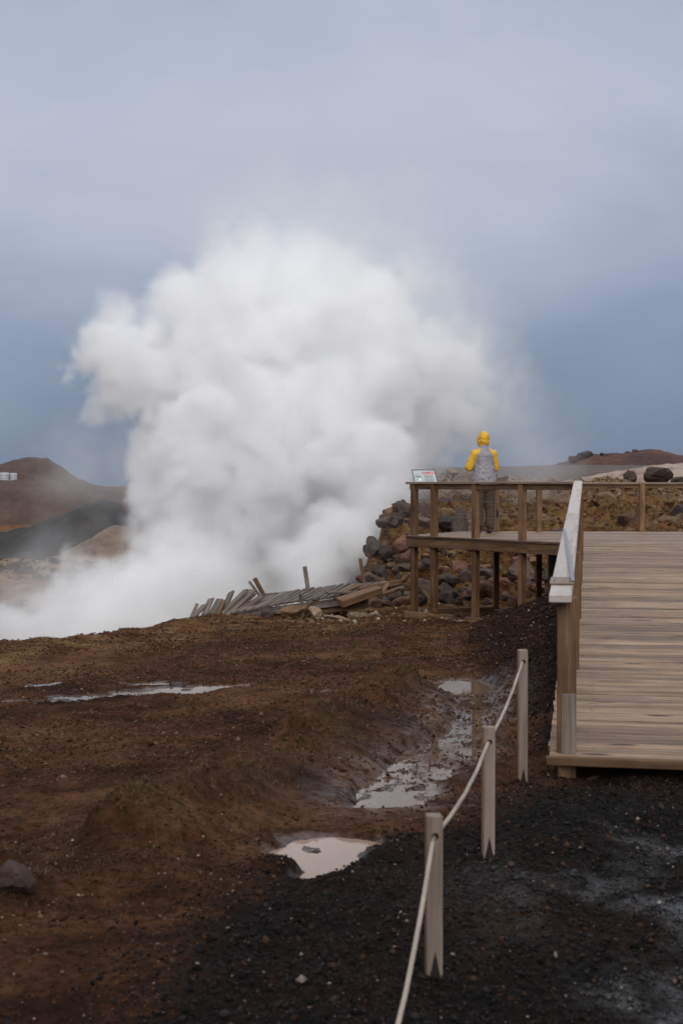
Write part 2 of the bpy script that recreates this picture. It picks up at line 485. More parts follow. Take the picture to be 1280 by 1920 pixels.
    g['pale'] = np.clip(sstep((fbm(x * 0.35, y * 0.25, 5, 113) - 0.05 + np.interp(y, [27, 34, 40, 48, 60], [-0.2, -0.04, 0.1, 0.28, 0.4])) / 0.35) * np.maximum(mr, 0.55 * p * sstep((y - 44) / 8) * sstep((68 - y) / 5)), 0, 1)
    g['turf'] = np.clip(ridge * (0.5 + fbm(x * 3, y * 3, 3, 117)), 0, 1)
    g['rock'] = np.clip(np.maximum(rocky, 0), 0, 1)
    return z, g

def gz(x, y):
    z, _ = ground_fields(np.array([float(x)]), np.array([float(y)]))
    return float(z[0])

def ground_material():
    m, t, p = new_mat('volcanic_soil'); b = NB(t)
    pos = b.geo()
    n_big = b.noise(pos, 0.55, 5, 0.6); n_mid = b.noise(pos, 3.0, 6, 0.65); n_fine = b.noise(pos, 24, 7, 0.8); n_grit = b.noise(pos, 120, 3, 0.6)
    soil = b.ramp(b.math('ADD', b.math('MULTIPLY', n_big, 0.5), b.math('MULTIPLY', n_mid, 0.5)),
                  [(0.37, (0.024, 0.0105, 0.0062)), (0.46, (0.062, 0.0285, 0.0150)), (0.54, (0.108, 0.0510, 0.0255)), (0.64, (0.165, 0.085, 0.044))])
    soil = b.mix(b.mapr(n_fine, 0.42, 0.62), b.mix(1.0, soil, (1.5, 1.45, 1.4), 'MULTIPLY'), b.mix(1.0, soil, (0.3, 0.27, 0.26), 'MULTIPLY'))
    soil = b.mix(b.mapr(n_grit, 0.62, 0.74), soil, (0.14, 0.095, 0.065))
    turf = b.ramp(b.noise(pos, 14, 5, 0.7), [(0.35, (0.028, 0.016, 0.008)), (0.52, (0.085, 0.052, 0.026)), (0.68, (0.16, 0.105, 0.056))])
    col = b.mix(b.math('MULTIPLY', b.attr('turf'), 0.8), soil, turf)
    och = b.ramp(b.math('ADD', b.math('MULTIPLY', b.noise(pos, 1.6, 6, 0.65), 0.6), b.math('MULTIPLY', b.noise(b.mapping(pos, (1, 1, 4)), 5, 5, 0.7), 0.4)),
                 [(0.35, (0.028, 0.013, 0.008)), (0.44, (0.12, 0.052, 0.022)), (0.52, (0.27, 0.145, 0.058)), (0.63, (0.40, 0.265, 0.13))])
    col = b.mix(b.attr('ochre'), col, och)
    pale = b.ramp(b.noise(pos, 2.2, 6, 0.7), [(0.35, (0.15, 0.088, 0.055)), (0.5, (0.33, 0.235, 0.16)), (0.65, (0.48, 0.39, 0.30))])
    col = b.mix(b.attr('pale'), col, pale)
    grav = b.ramp(n_fine, [(0.35, (0.005, 0.0045, 0.0045)), (0.52, (0.013, 0.0115, 0.0115)), (0.7, (0.036, 0.031, 0.030))])
    grav = b.mix(b.mapr(n_big, 0.42, 0.62), grav, b.mix(1.0, grav, (2.6, 1.55, 1.0), 'MULTIPLY'))
    edge = b.math('ADD', b.attr('gravel'), b.math('MULTIPLY', b.math('SUBTRACT', n_fine, 0.5), 0.9))
    col = b.mix(b.mapr(edge, 0.3, 0.7), col, grav)
    wet = b.attr('wet')
    col = b.mix(b.math('MULTIPLY', wet, 0.5), col, b.mix(1.0, col, (0.4, 0.4, 0.42), 'MULTIPLY'))
    b.l(col, p.inputs['Base Color'])
    wn = b.math('MULTIPLY', wet, b.mapr(b.noise(pos, 9, 5, 0.65), 0.36, 0.56))
    b.l(b.mapr(wn, 0.0, 0.75, 0.82, 0.12), p.inputs['Roughness'])
    b.l(b.mapr(wn, 0.0, 0.7, 0.05, 0.6), p.inputs['Specular IOR Level'])
    h = b.math('ADD', b.math('MULTIPLY', n_fine, 1.0), b.math('MULTIPLY', n_grit, 0.35))
    far = b.noise(pos, 4.5, 7, 0.72)
    nbk = b.n('ShaderNodeBump'); nbk.inputs['Distance'].default_value = 0.04
    b.l(h, nbk.inputs['Height']); b.l(b.mapr(wn, 0.1, 0.7, 1.0, 0.22), nbk.inputs['Strength']); nb = nbk.outputs[0]
    k = b.n('ShaderNodeBump'); k.inputs['Distance'].default_value = 0.32
    b.l(b.attr('ochre'), k.inputs['Strength']); b.l(far, k.inputs['Height']); b.l(nb, k.inputs['Normal'])
    b.l(k.outputs[0], p.inputs['Normal'])
    return m
M['ground'] = ground_material()

def axis(core_a, core_b, d, grow, far_a, far_b):
    a = list(np.arange(core_a, core_b, d))
    s = d
    while a[-1] < far_b: s *= grow; a.append(a[-1] + s)
    lo_ = [a[0]]; s = d
    while lo_[-1] > far_a: s *= grow; lo_.append(lo_[-1] - s)
    return np.array(lo_[:0:-1] + a)
gx_ = axis(-5.0, 7.0, 0.032, 1.04, -3000, 3000)
ys = [-12, -8, -5, -3, -1, 0.5, 1.5, 2.2]
y_ = 2.6
while y_ < 16: ys.append(y_); y_ += 0.0043 * y_
while y_ < 34: ys.append(y_); y_ += 0.006 * y_
while y_ < 110: ys.append(y_); y_ += 0.006 * y_
while y_ < 3000: ys.append(y_); y_ += 0.05 * y_
gy_ = np.array(ys)
GX, GY = np.meshgrid(gx_, gy_)
GZ, GF = ground_fields(GX.ravel(), GY.ravel())
nx, ny = len(gx_), len(gy_)
idx = np.arange(nx * ny).reshape(ny, nx)
F_ = np.stack([idx[:-1, :-1].ravel(), idx[:-1, 1:].ravel(), idx[1:, 1:].ravel(), idx[1:, :-1].ravel()], 1)
ground = obj('ground', mesh_np('ground', np.c_[GX.ravel(), GY.ravel(), GZ], F_, M['ground'], True, GF))
tag(ground, 'reddish brown volcanic soil with dark gravel, sloping to the steaming pit', 'ground', kind='structure')
print('ground verts', nx * ny)

# water --------------------------------------------------------------
def water_material(name='muddy_water', col=(0.12, 0.082, 0.06)):
    m, t, p = new_mat(name); b = NB(t)
    p.inputs['Base Color'].default_value = col + (1,)
    p.inputs['Roughness'].default_value = 0.04
    p.inputs['IOR'].default_value = 1.33
    p.inputs['Specular IOR Level'].default_value = 0.5
    b.l(b.bump(b.noise(b.geo(), 14, 2), 0.06, 0.004), p.inputs['Normal'])
    return m
M['water'] = water_material()
M['milky'] = water_material('milky_water', (0.30, 0.215, 0.165))
def water_sheet(cx, cy_, rx, ry, z, label, n=40, mat='water'):
    V = [(cx + rx * math.cos(2 * math.pi * k / n) * (1 + 0.06 * math.sin(3 * k)), cy_ + ry * math.sin(2 * math.pi * k / n), z) for k in range(n)]
    o = obj('puddle', mesh_from('puddle', V, [tuple(range(n))], M[mat]))
    tag(o, label, 'puddle', kind='structure')
water_sheet(-0.05, 6.25, 0.6, 0.62, -0.055, 'milky beige puddle beside the dark gravel', mat='milky')
water_sheet(-1.75, 12.9, 1.3, 0.85, -0.285, 'long thin puddle across the brown plain')
water_sheet(-0.3, 12.95, 0.55, 0.3, -0.284, 'short puddle at the end of the long thin one')
water_sheet(1.24, 13.6, 0.5, 0.75, -0.335, 'brown puddle at the head of the wet channel')
# the film of water in the channel: follows the channel floor
def stream_sheet():
    pts = []
    for i in range(len(STREAM) - 1):
        for k in range(10):
            f = k / 10
            pts.append((STREAM[i][0] * (1 - f) + STREAM[i + 1][0] * f, STREAM[i][1] * (1 - f) + STREAM[i + 1][1] * f))
    W = []
    for (x, y) in pts:
        W += [(x - 0.36, y, stream_level(y)), (x + 0.36, y, stream_level(y))]
    F = [(2 * i, 2 * i + 1, 2 * i + 3, 2 * i + 2) for i in range(len(pts) - 1)]
    o = obj('stream', mesh_from('stream', W, F, M['water']))
    tag(o, 'thin film of water trickling down the gravel channel', 'stream', kind='structure')
stream_sheet()

# far land -----------------------------------------------------------
def earth(name, stops, scale=0.05, bump_d=0.8, rough=0.9, squash=(1, 1, 3)):
    m, t, p = new_mat(name); b = NB(t)
    pos = b.geo()
    n1 = b.noise(b.mapping(pos, squash), scale * 1.8, 8, 0.72, 0.4)
    n2 = b.noise(pos, scale * 12, 7, 0.75)
    col = b.ramp(b.math('ADD', b.math('MULTIPLY', n1, 0.62), b.math('MULTIPLY', n2, 0.38)), stops)
    b.l(col, p.inputs['Base Color'])
    p.inputs['Roughness'].default_value = rough
    b.l(b.bump(n2, 0.8, bump_d), p.inputs['Normal'])
    return m
M['red_hill'] = earth('red_cinder', [(0.36, (0.030, 0.016, 0.012)), (0.5, (0.075, 0.030, 0.020)), (0.6, (0.14, 0.05, 0.03)), (0.7, (0.11, 0.06, 0.045))], 0.09, 0.6)
M['dark_ridge'] = earth('dark_cinder', [(0.37, (0.012, 0.0105, 0.0105)), (0.5, (0.024, 0.021, 0.021)), (0.63, (0.055, 0.043, 0.037))], 0.25, 0.4)
M['brown_hill'] = earth('brown_cinder', [(0.35, (0.045, 0.030, 0.026)), (0.5, (0.085, 0.05, 0.038)), (0.65, (0.13, 0.08, 0.06))], 0.08, 0.6)
M['pink_bank'] = earth('pale_clay', [(0.36, (0.12, 0.07, 0.055)), (0.48, (0.24, 0.16, 0.13)), (0.58, (0.40, 0.31, 0.25)), (0.7, (0.30, 0.22, 0.13))], 0.16, 0.15, squash=(0.6, 1, 5))
M['grey_plain'] = earth('grey_brown_plain', [(0.35, (0.060, 0.045, 0.043)), (0.5, (0.085, 0.064, 0.058)), (0.65, (0.125, 0.092, 0.08))], 0.06, 0.2, squash=(0.4, 1, 5))

def hill(name, label, outline, y, base_py, depth, mat, amp, seed, nxs=300, power=1.0, front=0.5):
    xs = np.array([at(px, 900, y).x for px, _ in outline]); zs = np.array([at(600, py, y).z for _, py in outline])
    zb = at(600, base_py, y).z - 0.3
    X = np.linspace(xs[0], xs[-1], nxs)
    T = np.interp(X, xs, zs)
    w = max(1, nxs // 60); T = np.convolve(np.pad(T, w, 'edge'), np.ones(2 * w + 1) / (2 * w + 1), 'valid')
    ns = 40
    S = np.linspace(-1, 1, ns)
    XX, SSs = np.meshgrid(X, S)
    YY = y + np.where(SSs < 0, SSs * depth * front, SSs * depth * (1 - front))
    prof = np.cos(np.abs(SSs) * math.pi / 2) ** power
    ZZ = zb + (T[None, :] - zb) * prof
    k = 1.0 / max(amp * 4, 0.01)
    ZZ = ZZ + amp * (1.3 * fbm(XX * k * 0.6, YY * k * 0.6, 4, seed + 50, 0.6) + fbm(XX * k * 2.5, YY * k * 2.5, 4, seed, 0.65)) * (0.4 + 0.6 * (1 - prof)) * np.clip(prof * 4, 0, 1)
    i2 = np.arange(nxs * ns).reshape(ns, nxs)
    F = np.stack([i2[:-1, :-1].ravel(), i2[:-1, 1:].ravel(), i2[1:, 1:].ravel(), i2[1:, :-1].ravel()], 1)
    o = obj(name, mesh_np(name, np.c_[XX.ravel(), YY.ravel(), ZZ.ravel()], F, mat, True))
    return tag(o, label, 'hill', kind='structure')
hill('hill', 'red brown cinder hill behind the pale slopes', [(1000, 890), (1040, 876), (1072, 862), (1090, 856), (1125, 854), (1160, 850), (1190, 846), (1215, 842), (1240, 847), (1265, 855), (1300, 860), (1380, 868), (1480, 880), (1560, 900)], 210, 915, 60, M['red_hill'], 0.7, 201)
hill('hill', 'grey brown plain edge beneath the cinder hill', [(560, 886), (700, 880), (800, 876), (900, 877), (980, 874), (1080, 872), (1180, 873), (1280, 872), (1500, 874)], 135, 915, 46, M['grey_plain'], 0.12, 203, power=0.6)
hill('hill', 'pale pinkish clay bank with rocks behind the railing', [(1010, 912), (1080, 900), (1130, 890), (1180, 880), (1230, 873), (1280, 870), (1400, 868), (1600, 880)], 82, 925, 26, M['pink_bank'], 0.3, 205, power=0.9)
hill('hill', 'brown hill with low white tanks on its flank', [(-260, 905), (-120, 890), (-40, 880), (0, 873), (30, 864), (58, 857), (90, 863), (112, 878), (138, 898), (180, 912), (420, 925)], 240, 1000, 70, M['brown_hill'], 1.2, 207)
hill('embankment', 'dark flat topped embankment below the white tanks', [(-200, 901), (-60, 900), (40, 900), (90, 901), (140, 906), (230, 925), (330, 950)], 165, 1010, 40, M['brown_hill'], 0.5, 209, power=0.45)
hill('ridge', 'dark grey cinder ridge ending in a steep nose beside the steam', [(-260, 1012), (-120, 1006), (0, 1000), (50, 988), (95, 972), (130, 958), (160, 945), (183, 939), (205, 942), (228, 948), (236, 975), (250, 1005), (290, 1030), (340, 1050)], 76, 1058, 20, M['dark_ridge'], 0.45, 211, front=0.55)
hill('terrace', 'pale brown clay mound below the dark ridge', [(60, 1062), (120, 1040), (170, 1010), (210, 985), (235, 988), (265, 1010), (320, 1040), (400, 1070)], 68, 1080, 12, earth('tan_clay', [(0.36, (0.08, 0.045, 0.03)), (0.5, (0.19, 0.125, 0.085)), (0.62, (0.30, 0.21, 0.15))], 0.3, 0.2), 0.3, 213)

# ------------------------------------------------------------------ ramp
ANG = math.atan(RAMP_S)
SLOPE = 0.0500
RL, RW = 13.2, 2.6
ramp = empty('wooden_ramp', (RAMP_O.x, RAMP_O.y, 0.07), (0, 0, -ANG))
tag(ramp, 'weathered grooved plank ramp rising from the gravel to the platform', 'ramp')
def board_mesh(name, length, width, th, mat, grooves=5):
    """Grooved anti-slip board: length along x, its profile cut across y."""
    prof = [(-width / 2, -th), (-width / 2, -0.002)]
    pitch = width / grooves
    for g in range(grooves):
        x0 = -width / 2 + g * pitch
        if g: prof += [(x0 - pitch * 0.20, 0.0), (x0 - pitch * 0.10, -0.008), (x0 + pitch * 0.10, -0.008), (x0 + pitch * 0.20, 0.0)]
        else: prof += [(x0 + 0.003, 0.0)]
    prof += [(width / 2 - 0.003, 0.0), (width / 2, -0.002), (width / 2, -th)]
    n = len(prof)
    V = [(0, a, b) for a, b in prof] + [(length, a, b) for a, b in prof]
    F = [(i, (i + 1) % n, n + (i + 1) % n, n + i) for i in range(n)] + [tuple(range(n - 1, -1, -1)), tuple(range(n, 2 * n))]
    me = mesh_from(name, V, F, mat)
    me.flip_normals() if me.polygons[2].normal.z < 0 else None
    return me
PITCH_B = 0.120
bmeshes = [board_mesh('deck_board', RW + dx, 0.103, 0.034, M['deck']) for dx in (0, 0.006, -0.006, 0.01)]
nb_ = int(RL / PITCH_B)
tilt = math.atan(SLOPE)
for i in range(nb_):
    y = 0.06 + i * PITCH_B
    o = obj('deck_board', bmeshes[random.randrange(4)], ramp, (random.uniform(-0.008, 0.008), y, SLOPE * y + random.uniform(-0.0025, 0.0025)),
            (tilt + random.uniform(-0.02, 0.02), random.uniform(-0.0012, 0.0012), random.uniform(-0.0016, 0.0016)))
def rz_(y): return SLOPE * y
# dark screw heads here and there along the joists
V = []; F = []
for i in range(nb_):
    for x in (0.24, 0.92, 1.6):
        for dy in (-0.03, 0.03):
            if random.random() < 0.45:
                y = 0.06 + i * PITCH_B + dy; c0 = len(V); xx = x + random.uniform(-0.02, 0.02)
                V += [(xx + 0.0065 * math.cos(k * 0.785), y + 0.0065 * math.sin(k * 0.785), SLOPE * y + 0.0035) for k in range(8)]
                F.append(tuple(range(c0, c0 + 8)))
obj('screw_heads', mesh_from('screw_heads', V, F, M['screw']), ramp)['kind'] = 'stuff'
for x in (0.09, 1.3, RW - 0.09):
    beam('stringer', (x, 0.02, rz_(0.02) - 0.125), (x, RL - 0.02, rz_(RL) - 0.125), 0.07, 0.17, M['beam'], ramp)
beam('front_board', (-0.012, -0.022, -0.026), (RW + 0.01, -0.022, -0.026), 0.042, 0.052, M['beam'], ramp)
beam('cross_beam', (0.03, 0.12, -0.20), (RW, 0.12, -0.20), 0.11, 0.12, M['beam'], ramp)
beam('side_board', (0.02, 0.3, rz_(0.3) - 0.10), (0.02, RL - 0.1, rz_(RL - 0.1) - 0.10), 0.03, 0.12, M['beam'], ramp)
post_h = 0.875
post_me = box_mesh('rail_post', 0.108, 0.108, post_h + 0.25, M['timber'], 0.005, origin=(0.5, 0.5, 0.0))
POSTY = [0.06 + 2.66 * k for k in range(5)]
for k, y in enumerate(POSTY):
    obj('rail_post', post_me, ramp, (0.100, y + 0.06, rz_(y) - 0.24))
# first post: newer patch of grey wood let into its foot
patch = obj('post_patch', box_mesh('post_patch', 0.082, 0.012, 0.34, wood('bleached_patch_wood', (0.30, 0.255, 0.215), (0.20, 0.16, 0.13), (0.06, 0.045, 0.035), 'Z', 0.6, 0.4, knots=False), 0.003, origin=(0.5, 0.5, 0)),
            ramp, (0.112, 0.06 + 0.06 - 0.054, 0.002))
# hand rail in three lengths with a splice block
CH = 0.918
def cap(y0, y1, lift=0.0, x0=0.066, w=0.125, th=0.048, l1=None):
    l1 = lift if l1 is None else l1
    return beam('handrail', (x0, y0, rz_(y0) + CH - th / 2 + lift), (x0, y1, rz_(y1) + CH - th / 2 + l1), w, th, M['cap'], ramp)
cap(-0.06, 0.62, 0.0, w=0.126)
cap(0.63, 6.4, 0.002, w=0.128)
cap(6.405, 13.25, 0.002, w=0.124)
blk = obj('splice_plate', box_mesh('splice_plate', 0.142, 0.30, 0.012, wood('brown_splice_wood', (0.30, 0.22, 0.165), (0.23, 0.16, 0.12), (0.13, 0.09, 0.065), 'Y', 0.5, 0.4, knots=False), 0.003),
          ramp, (0.066, 0.52, rz_(0.52) + CH + 0.009), (tilt, 0, 0))
sc_me = None
for sx in (-0.045, 0.045):
    for sy in (-0.10, 0.0, 0.10):
        bm = bmesh.new(); bmesh.ops.create_cone(bm, segments=10, radius1=0.0062, radius2=0.005, depth=0.003, cap_ends=True)
        if sc_me is None:
            sc_me = bpy.data.meshes.new('screw'); bm.to_mesh(sc_me); sc_me.materials.append(M['screw'])
        bm.free()
        obj('screw', sc_me, blk, (sx + random.uniform(-0.004, 0.004), sy + random.uniform(-0.01, 0.01), 0.0075))
beam('steel_strap', (0.13, 0.42, rz_(0.42) + CH + 0.022), (0.012, 4.4, rz_(4.4) + CH + 0.006), 0.022, 0.006, M['steel'], ramp, bevel=0.001)
# ------------------------------------------------------------------ platform
DZ = 0.73
plat = empty('viewing_platform', (3.43, 21.0, 0), (0, 0, 0))
tag(plat, 'raised timber viewing platform on posts with wire railing', 'platform')
PO = Vector((3.43, 21.0))
POLY = [Vector(p) for p in ((3.44, 21.06), (1.12, 24.4), (2.15, 26.1), (7.8, 26.1), (7.8, 20.36), (5.98, 20.66))]
uu = Vector((math.sin(ANG), math.cos(ANG))); vv = Vector((math.cos(ANG), -math.sin(ANG)))
loc_poly = [((p - PO).dot(vv), (p - PO).dot(uu)) for p in POLY]
def clip(poly, y0, keep_above):
    out_ = []
    for i in range(len(poly)):
        a, b = poly[i], poly[(i + 1) % len(poly)]
        ia = (a[1] >= y0) if keep_above else (a[1] <= y0); ib = (b[1] >= y0) if keep_above else (b[1] <= y0)
        if ia: out_.append(a)
        if ia != ib:
            t = (y0 - a[1]) / (b[1] - a[1]); out_.append((a[0] + (b[0] - a[0]) * t, y0))
    return out_
ymin = min(p[1] for p in loc_poly); ymax = max(p[1] for p in loc_poly)
k = 0
while ymin + k * 0.125 < ymax - 0.02:
    y0 = ymin + k * 0.125
    q = clip(clip(loc_poly, y0 + 0.003, True), y0 + 0.121, False)
    k += 1
    if len(q) < 3: continue
    c0 = sum(a[0] for a in q) / len(q); c1 = sum(a[1] for a in q) / len(q)
    zt = random.uniform(-0.002, 0.002)
    V = [(a[0] - c0, a[1] - c1, zt) for a in q] + [(a[0] - c0, a[1] - c1, zt - 0.034) for a in q]
    n = len(q)
    F = [tuple(range(n)), tuple(range(2 * n - 1, n - 1, -1))] + [(i, n + i, n + (i + 1) % n, (i + 1) % n) for i in range(n)]
    me = mesh_from('deck_board', V, F, M['deck'])
    bm = bmesh.new(); bm.from_mesh(me); bmesh.ops.recalc_face_normals(bm, faces=bm.faces[:]); bm.to_mesh(me); bm.free()
    w = vv * c0 + uu * c1
    obj('deck_board', me, plat, (w.x, w.y, DZ), (0, 0, -ANG))
def L3(p, z): return (p[0] - PO.x, p[1] - PO.y, z)
P0, P1, P2, P3 = POLY[0], POLY[1], POLY[2], POLY[3]
def lerp(a, b, t): return a + (b - a) * t
e01 = (P1 - P0).normalized(); n01 = Vector((-e01.y, e01.x))
if n01.dot(Vector((0, -1))) < 0: n01 = -n01          # outward
# fascia boards along the diagonal and the far edges, 2 lengths on the diagonal
def fascia(a, b, name='fascia_board', z=DZ - 0.042 - 0.078, h=0.155, w=0.045):
    return beam(name, L3(a, z), L3(b, z), w, h, M['beam'], plat)
fo = n01 * 0.0
fascia(P0 + fo + e01 * 0.02, lerp(P0, P1, 0.245) + fo - e01 * 0.002); fascia(lerp(P0, P1, 0.245) + fo + e01 * 0.002, P1 + fo)
beam('fascia_trim', L3(P0 + n01 * 0.012 + e01 * 0.02, DZ - 0.021), L3(P1 + n01 * 0.012 + e01 * 0.012, DZ - 0.021), 0.046, 0.036, wood('dark_edge_wood', (0.13, 0.085, 0.055), (0.09, 0.055, 0.036), (0.05, 0.03, 0.02), 'X'), plat)
fascia(P1 + Vector((0.03, 0.03)), P2); fascia(P2 + Vector((0.02, 0)), P3)
fascia(Vector((3.5, 22.3)), Vector((7.7, 22.3)), 'joist'); fascia(Vector((2.4, 23.9)), Vector((7.7, 23.9)), 'joist'); fascia(Vector((1.9, 25.0)), Vector((7.7, 25.0)), 'joist')
ang01 = math.atan2(e01.y, e01.x)
RT = 0.912
def plat_post(p, ang=0.0, w=0.10, leg=True, rail=True, gdrop=0.05, tall=RT - 0.04):
    g = gz(p.x, p.y)
    z0 = g - gdrop if leg else DZ - 0.19
    z1 = DZ + tall if rail else DZ - 0.2
    o = obj('rail_post' if rail else 'support_leg', box_mesh('rail_post', w, w, z1 - z0, M['timber'], 0.005, origin=(0.5, 0.5, 0)), plat, L3(p, z0), (0, 0, ang))
    return o
inn = -n01 * 0.075
for t in (0.30, 0.575, 0.838, 0.972):
    plat_post(lerp(P0, P1, t) + inn, ang01 + R(3))
for px in (930, 1010):
    a = at(px, 900, 25.98); plat_post(Vector((a.x, a.y)), R(8), 0.095)
a = at(1203, 900, 25.98); plat_post(Vector((a.x, a.y)), R(-4), 0.10)
plat_post(Vector((7.5, 25.98)), 0)
for xy in ((3.55, 24.0), (3.72, 24.05), (3.35, 22.6), (5.2, 24.0), (6.8, 24.0)):
    plat_post(Vector(xy), 0, 0.12, rail=False)
# rails
cw = M['beam']
railwood = wood('brown_rail_wood', (0.30, 0.23, 0.17), (0.22, 0.16, 0.115), (0.13, 0.09, 0.062), 'X', 0.5, 0.5)
def rail(a, b, z=DZ + RT - 0.02, w=0.13, h=0.04, nm='handrail', mt=None): return beam(nm, L3(a, z), L3(b, z), w, h, mt or railwood, plat)
rail(P0 + inn + e01 * 0.08, P1 + inn + e01 * 0.06)
rail(P0 + inn + e01 * 0.08, P1 + inn + e01 * 0.0, z=DZ + RT - 0.085, w=0.04, h=0.085, nm='rail_brace', mt=M['beam'])
e12 = (P2 - P1).normalized(); i12 = Vector((e12.y, -e12.x)) * 0.07
rail(P1 + i12 + e12 * 0.05, P2 + i12 - e12 * 0.02, z=DZ + RT - 0.0225)
rail(P2 + Vector((0.0, -0.11)), P3 + Vector((0, -0.11)), z=DZ + RT - 0.024)
rail(P2 + Vector((0.05, -0.11)), P3 + Vector((0, -0.11)), z=DZ + RT - 0.08, w=0.035, h=0.07, nm='rail_brace', mt=M['beam'])
wm = plain('steel_wire', (0.20, 0.19, 0.19), 0.5, 0.6)
def wire(a, b, z):
    a3, b3 = Vector(L3(a, z)), Vector(L3(b, z))
    pts = [a3.lerp(b3, i / 12) - Vector((0, 0, 0.006 * math.sin(math.pi * i / 12))) for i in range(13)]
    obj('wire', tube_mesh('wire', pts, 0.0035, wm, 6), plat)
for h in (0.60, 0.33):
    wire(P0 + inn, P1 + inn, DZ + h)
    wire(P1 + inn, P2 + Vector((0.1, -0.11)), DZ + h + 0.003)
    wire(P2 + Vector((0.1, -0.11)), Vector((3.62, 25.98)), DZ + h - 0.004)
# ground sills the legs stand on
def sill(a, b, w=0.12, h=0.11, mt=None, dz=0.0):
    za, zb_ = gz(a[0], a[1]) + h * 0.3 + dz, gz(b[0], b[1]) + h * 0.3 + dz
    beam('ground_sill', L3(a, za), L3(b, zb_), w, h, mt or M['beam'], plat)
sill((1.1, 24.2), (1.85, 23.55)); sill((1.55, 23.75), (2.65, 25.0), 0.1, 0.07, dz=0.09); sill((2.35, 25.3), (3.0, 25.0), 0.16, 0.12); sill((2.0, 22.95), (2.35, 22.7), 0.1, 0.09)

# ------------------------------------------------------------------ warning sign on the platform corner
sB = at(777.5, 906, 24.55)
SW = Vector((0.40, 0.065, 0)); SU = Vector((-0.045, 0.26, 0.235))
sx = SW.normalized(); su = (SU - sx * SU.dot(sx)).normalized(); sn = sx.cross(su)
sign = empty('warning_sign', sB)
sign.rotation_mode = 'QUATERNION'
sign.rotation_quaternion = Matrix((sx, su, sn)).transposed().to_quaternion()
tag(sign, 'pale tilted warning sign with red heading on the platform corner rail', 'sign')
sw_, sh_ = 0.405, 0.345
obj('panel', box_mesh('panel', sw_, sh_, 0.006, plain('pale_green_panel', (0.40, 0.45, 0.45), 0.35, var=0.08, nscale=3), 0.001, origin=(0, 0, 1)), sign, (0, 0, 0))
fr = plain('dark_sign_frame', (0.04, 0.04, 0.05), 0.5)
for nm, a, b in (('bottom', (0, 0.0), (sw_, 0.0)), ('top', (0, sh_), (sw_, sh_)), ('side', (0, 0), (0, sh_)), ('side', (sw_, 0), (sw_, sh_))):
    beam('frame_bar', (a[0], a[1], 0.0), (b[0], b[1], 0.0), 0.012, 0.014, fr, sign, bevel=0.001)
def text(body, x, y, size, mat, parent, z=0.0025, bold=0.0):
    c = bpy.data.curves.new('lettering', 'FONT'); c.body = body; c.size = size; c.offset = bold; c.extrude = 0.0008
    tmp = bpy.data.objects.new('lettering', c); COL.objects.link(tmp)
    dg = bpy.context.evaluated_depsgraph_get(); dg.update()
    me = bpy.data.meshes.new_from_object(tmp.evaluated_get(dg)); bpy.data.objects.remove(tmp)
    me.materials.clear(); me.materials.append(mat)
    return obj('lettering', me, parent, (x, y, z))
red = plain('red_print', (0.62, 0.03, 0.04), 0.5); dk = plain('dark_print', (0.06, 0.07, 0.08), 0.5); wh = plain('white_print', (0.75, 0.75, 0.73), 0.5)
text('HÆTTA', 0.172, 0.245, 0.075, red, sign, bold=0.0022)
for k, (y, w, mt) in enumerate(((0.215, 0.18, red), (0.19, 0.15, red), (0.165, 0.17, dk), (0.14, 0.16, dk), (0.10, 0.17, dk), (0.075, 0.15, dk), (0.05, 0.16, dk))):
    beam('text_line', (0.19, y, 0.0022), (0.19 + w, y, 0.0022), 0.0055, 0.001, mt, sign, bevel=0)
# pictogram: a row of small blobs over a white drop
for (x, y, r) in ((0.05, 0.17, 0.016), (0.075, 0.162, 0.013), (0.10, 0.172, 0.018), (0.125, 0.16, 0.014), (0.085, 0.2, 0.008), (0.06, 0.225, 0.01), (0.1, 0.228, 0.006)):
    bm = bmesh.new(); bmesh.ops.create_circle(bm, cap_ends=True, segments=9, radius=r)
    for v in bm.verts: v.co *= random.uniform(0.75, 1.15)
    me = bpy.data.meshes.new('pictogram'); bm.to_mesh(me); bm.free(); me.materials.append(dk)
    obj('pictogram', me, sign, (x, y, 0.0022))
obj('pictogram', mesh_from('pictogram', [(0.09, 0.06, 0), (0.12, 0.06, 0), (0.125, 0.085, 0), (0.105, 0.14, 0), (0.085, 0.085, 0)], [(0, 1, 2, 3, 4)], wh), sign, (0, 0, 0.0022))
# bracket legs under the panel, down to the rail
for x in (0.08, 0.32):
    o = beam('bracket', (x, 0.02, -0.012), (x, 0.16, -0.14), 0.03, 0.012, fr, sign, bevel=0.001)

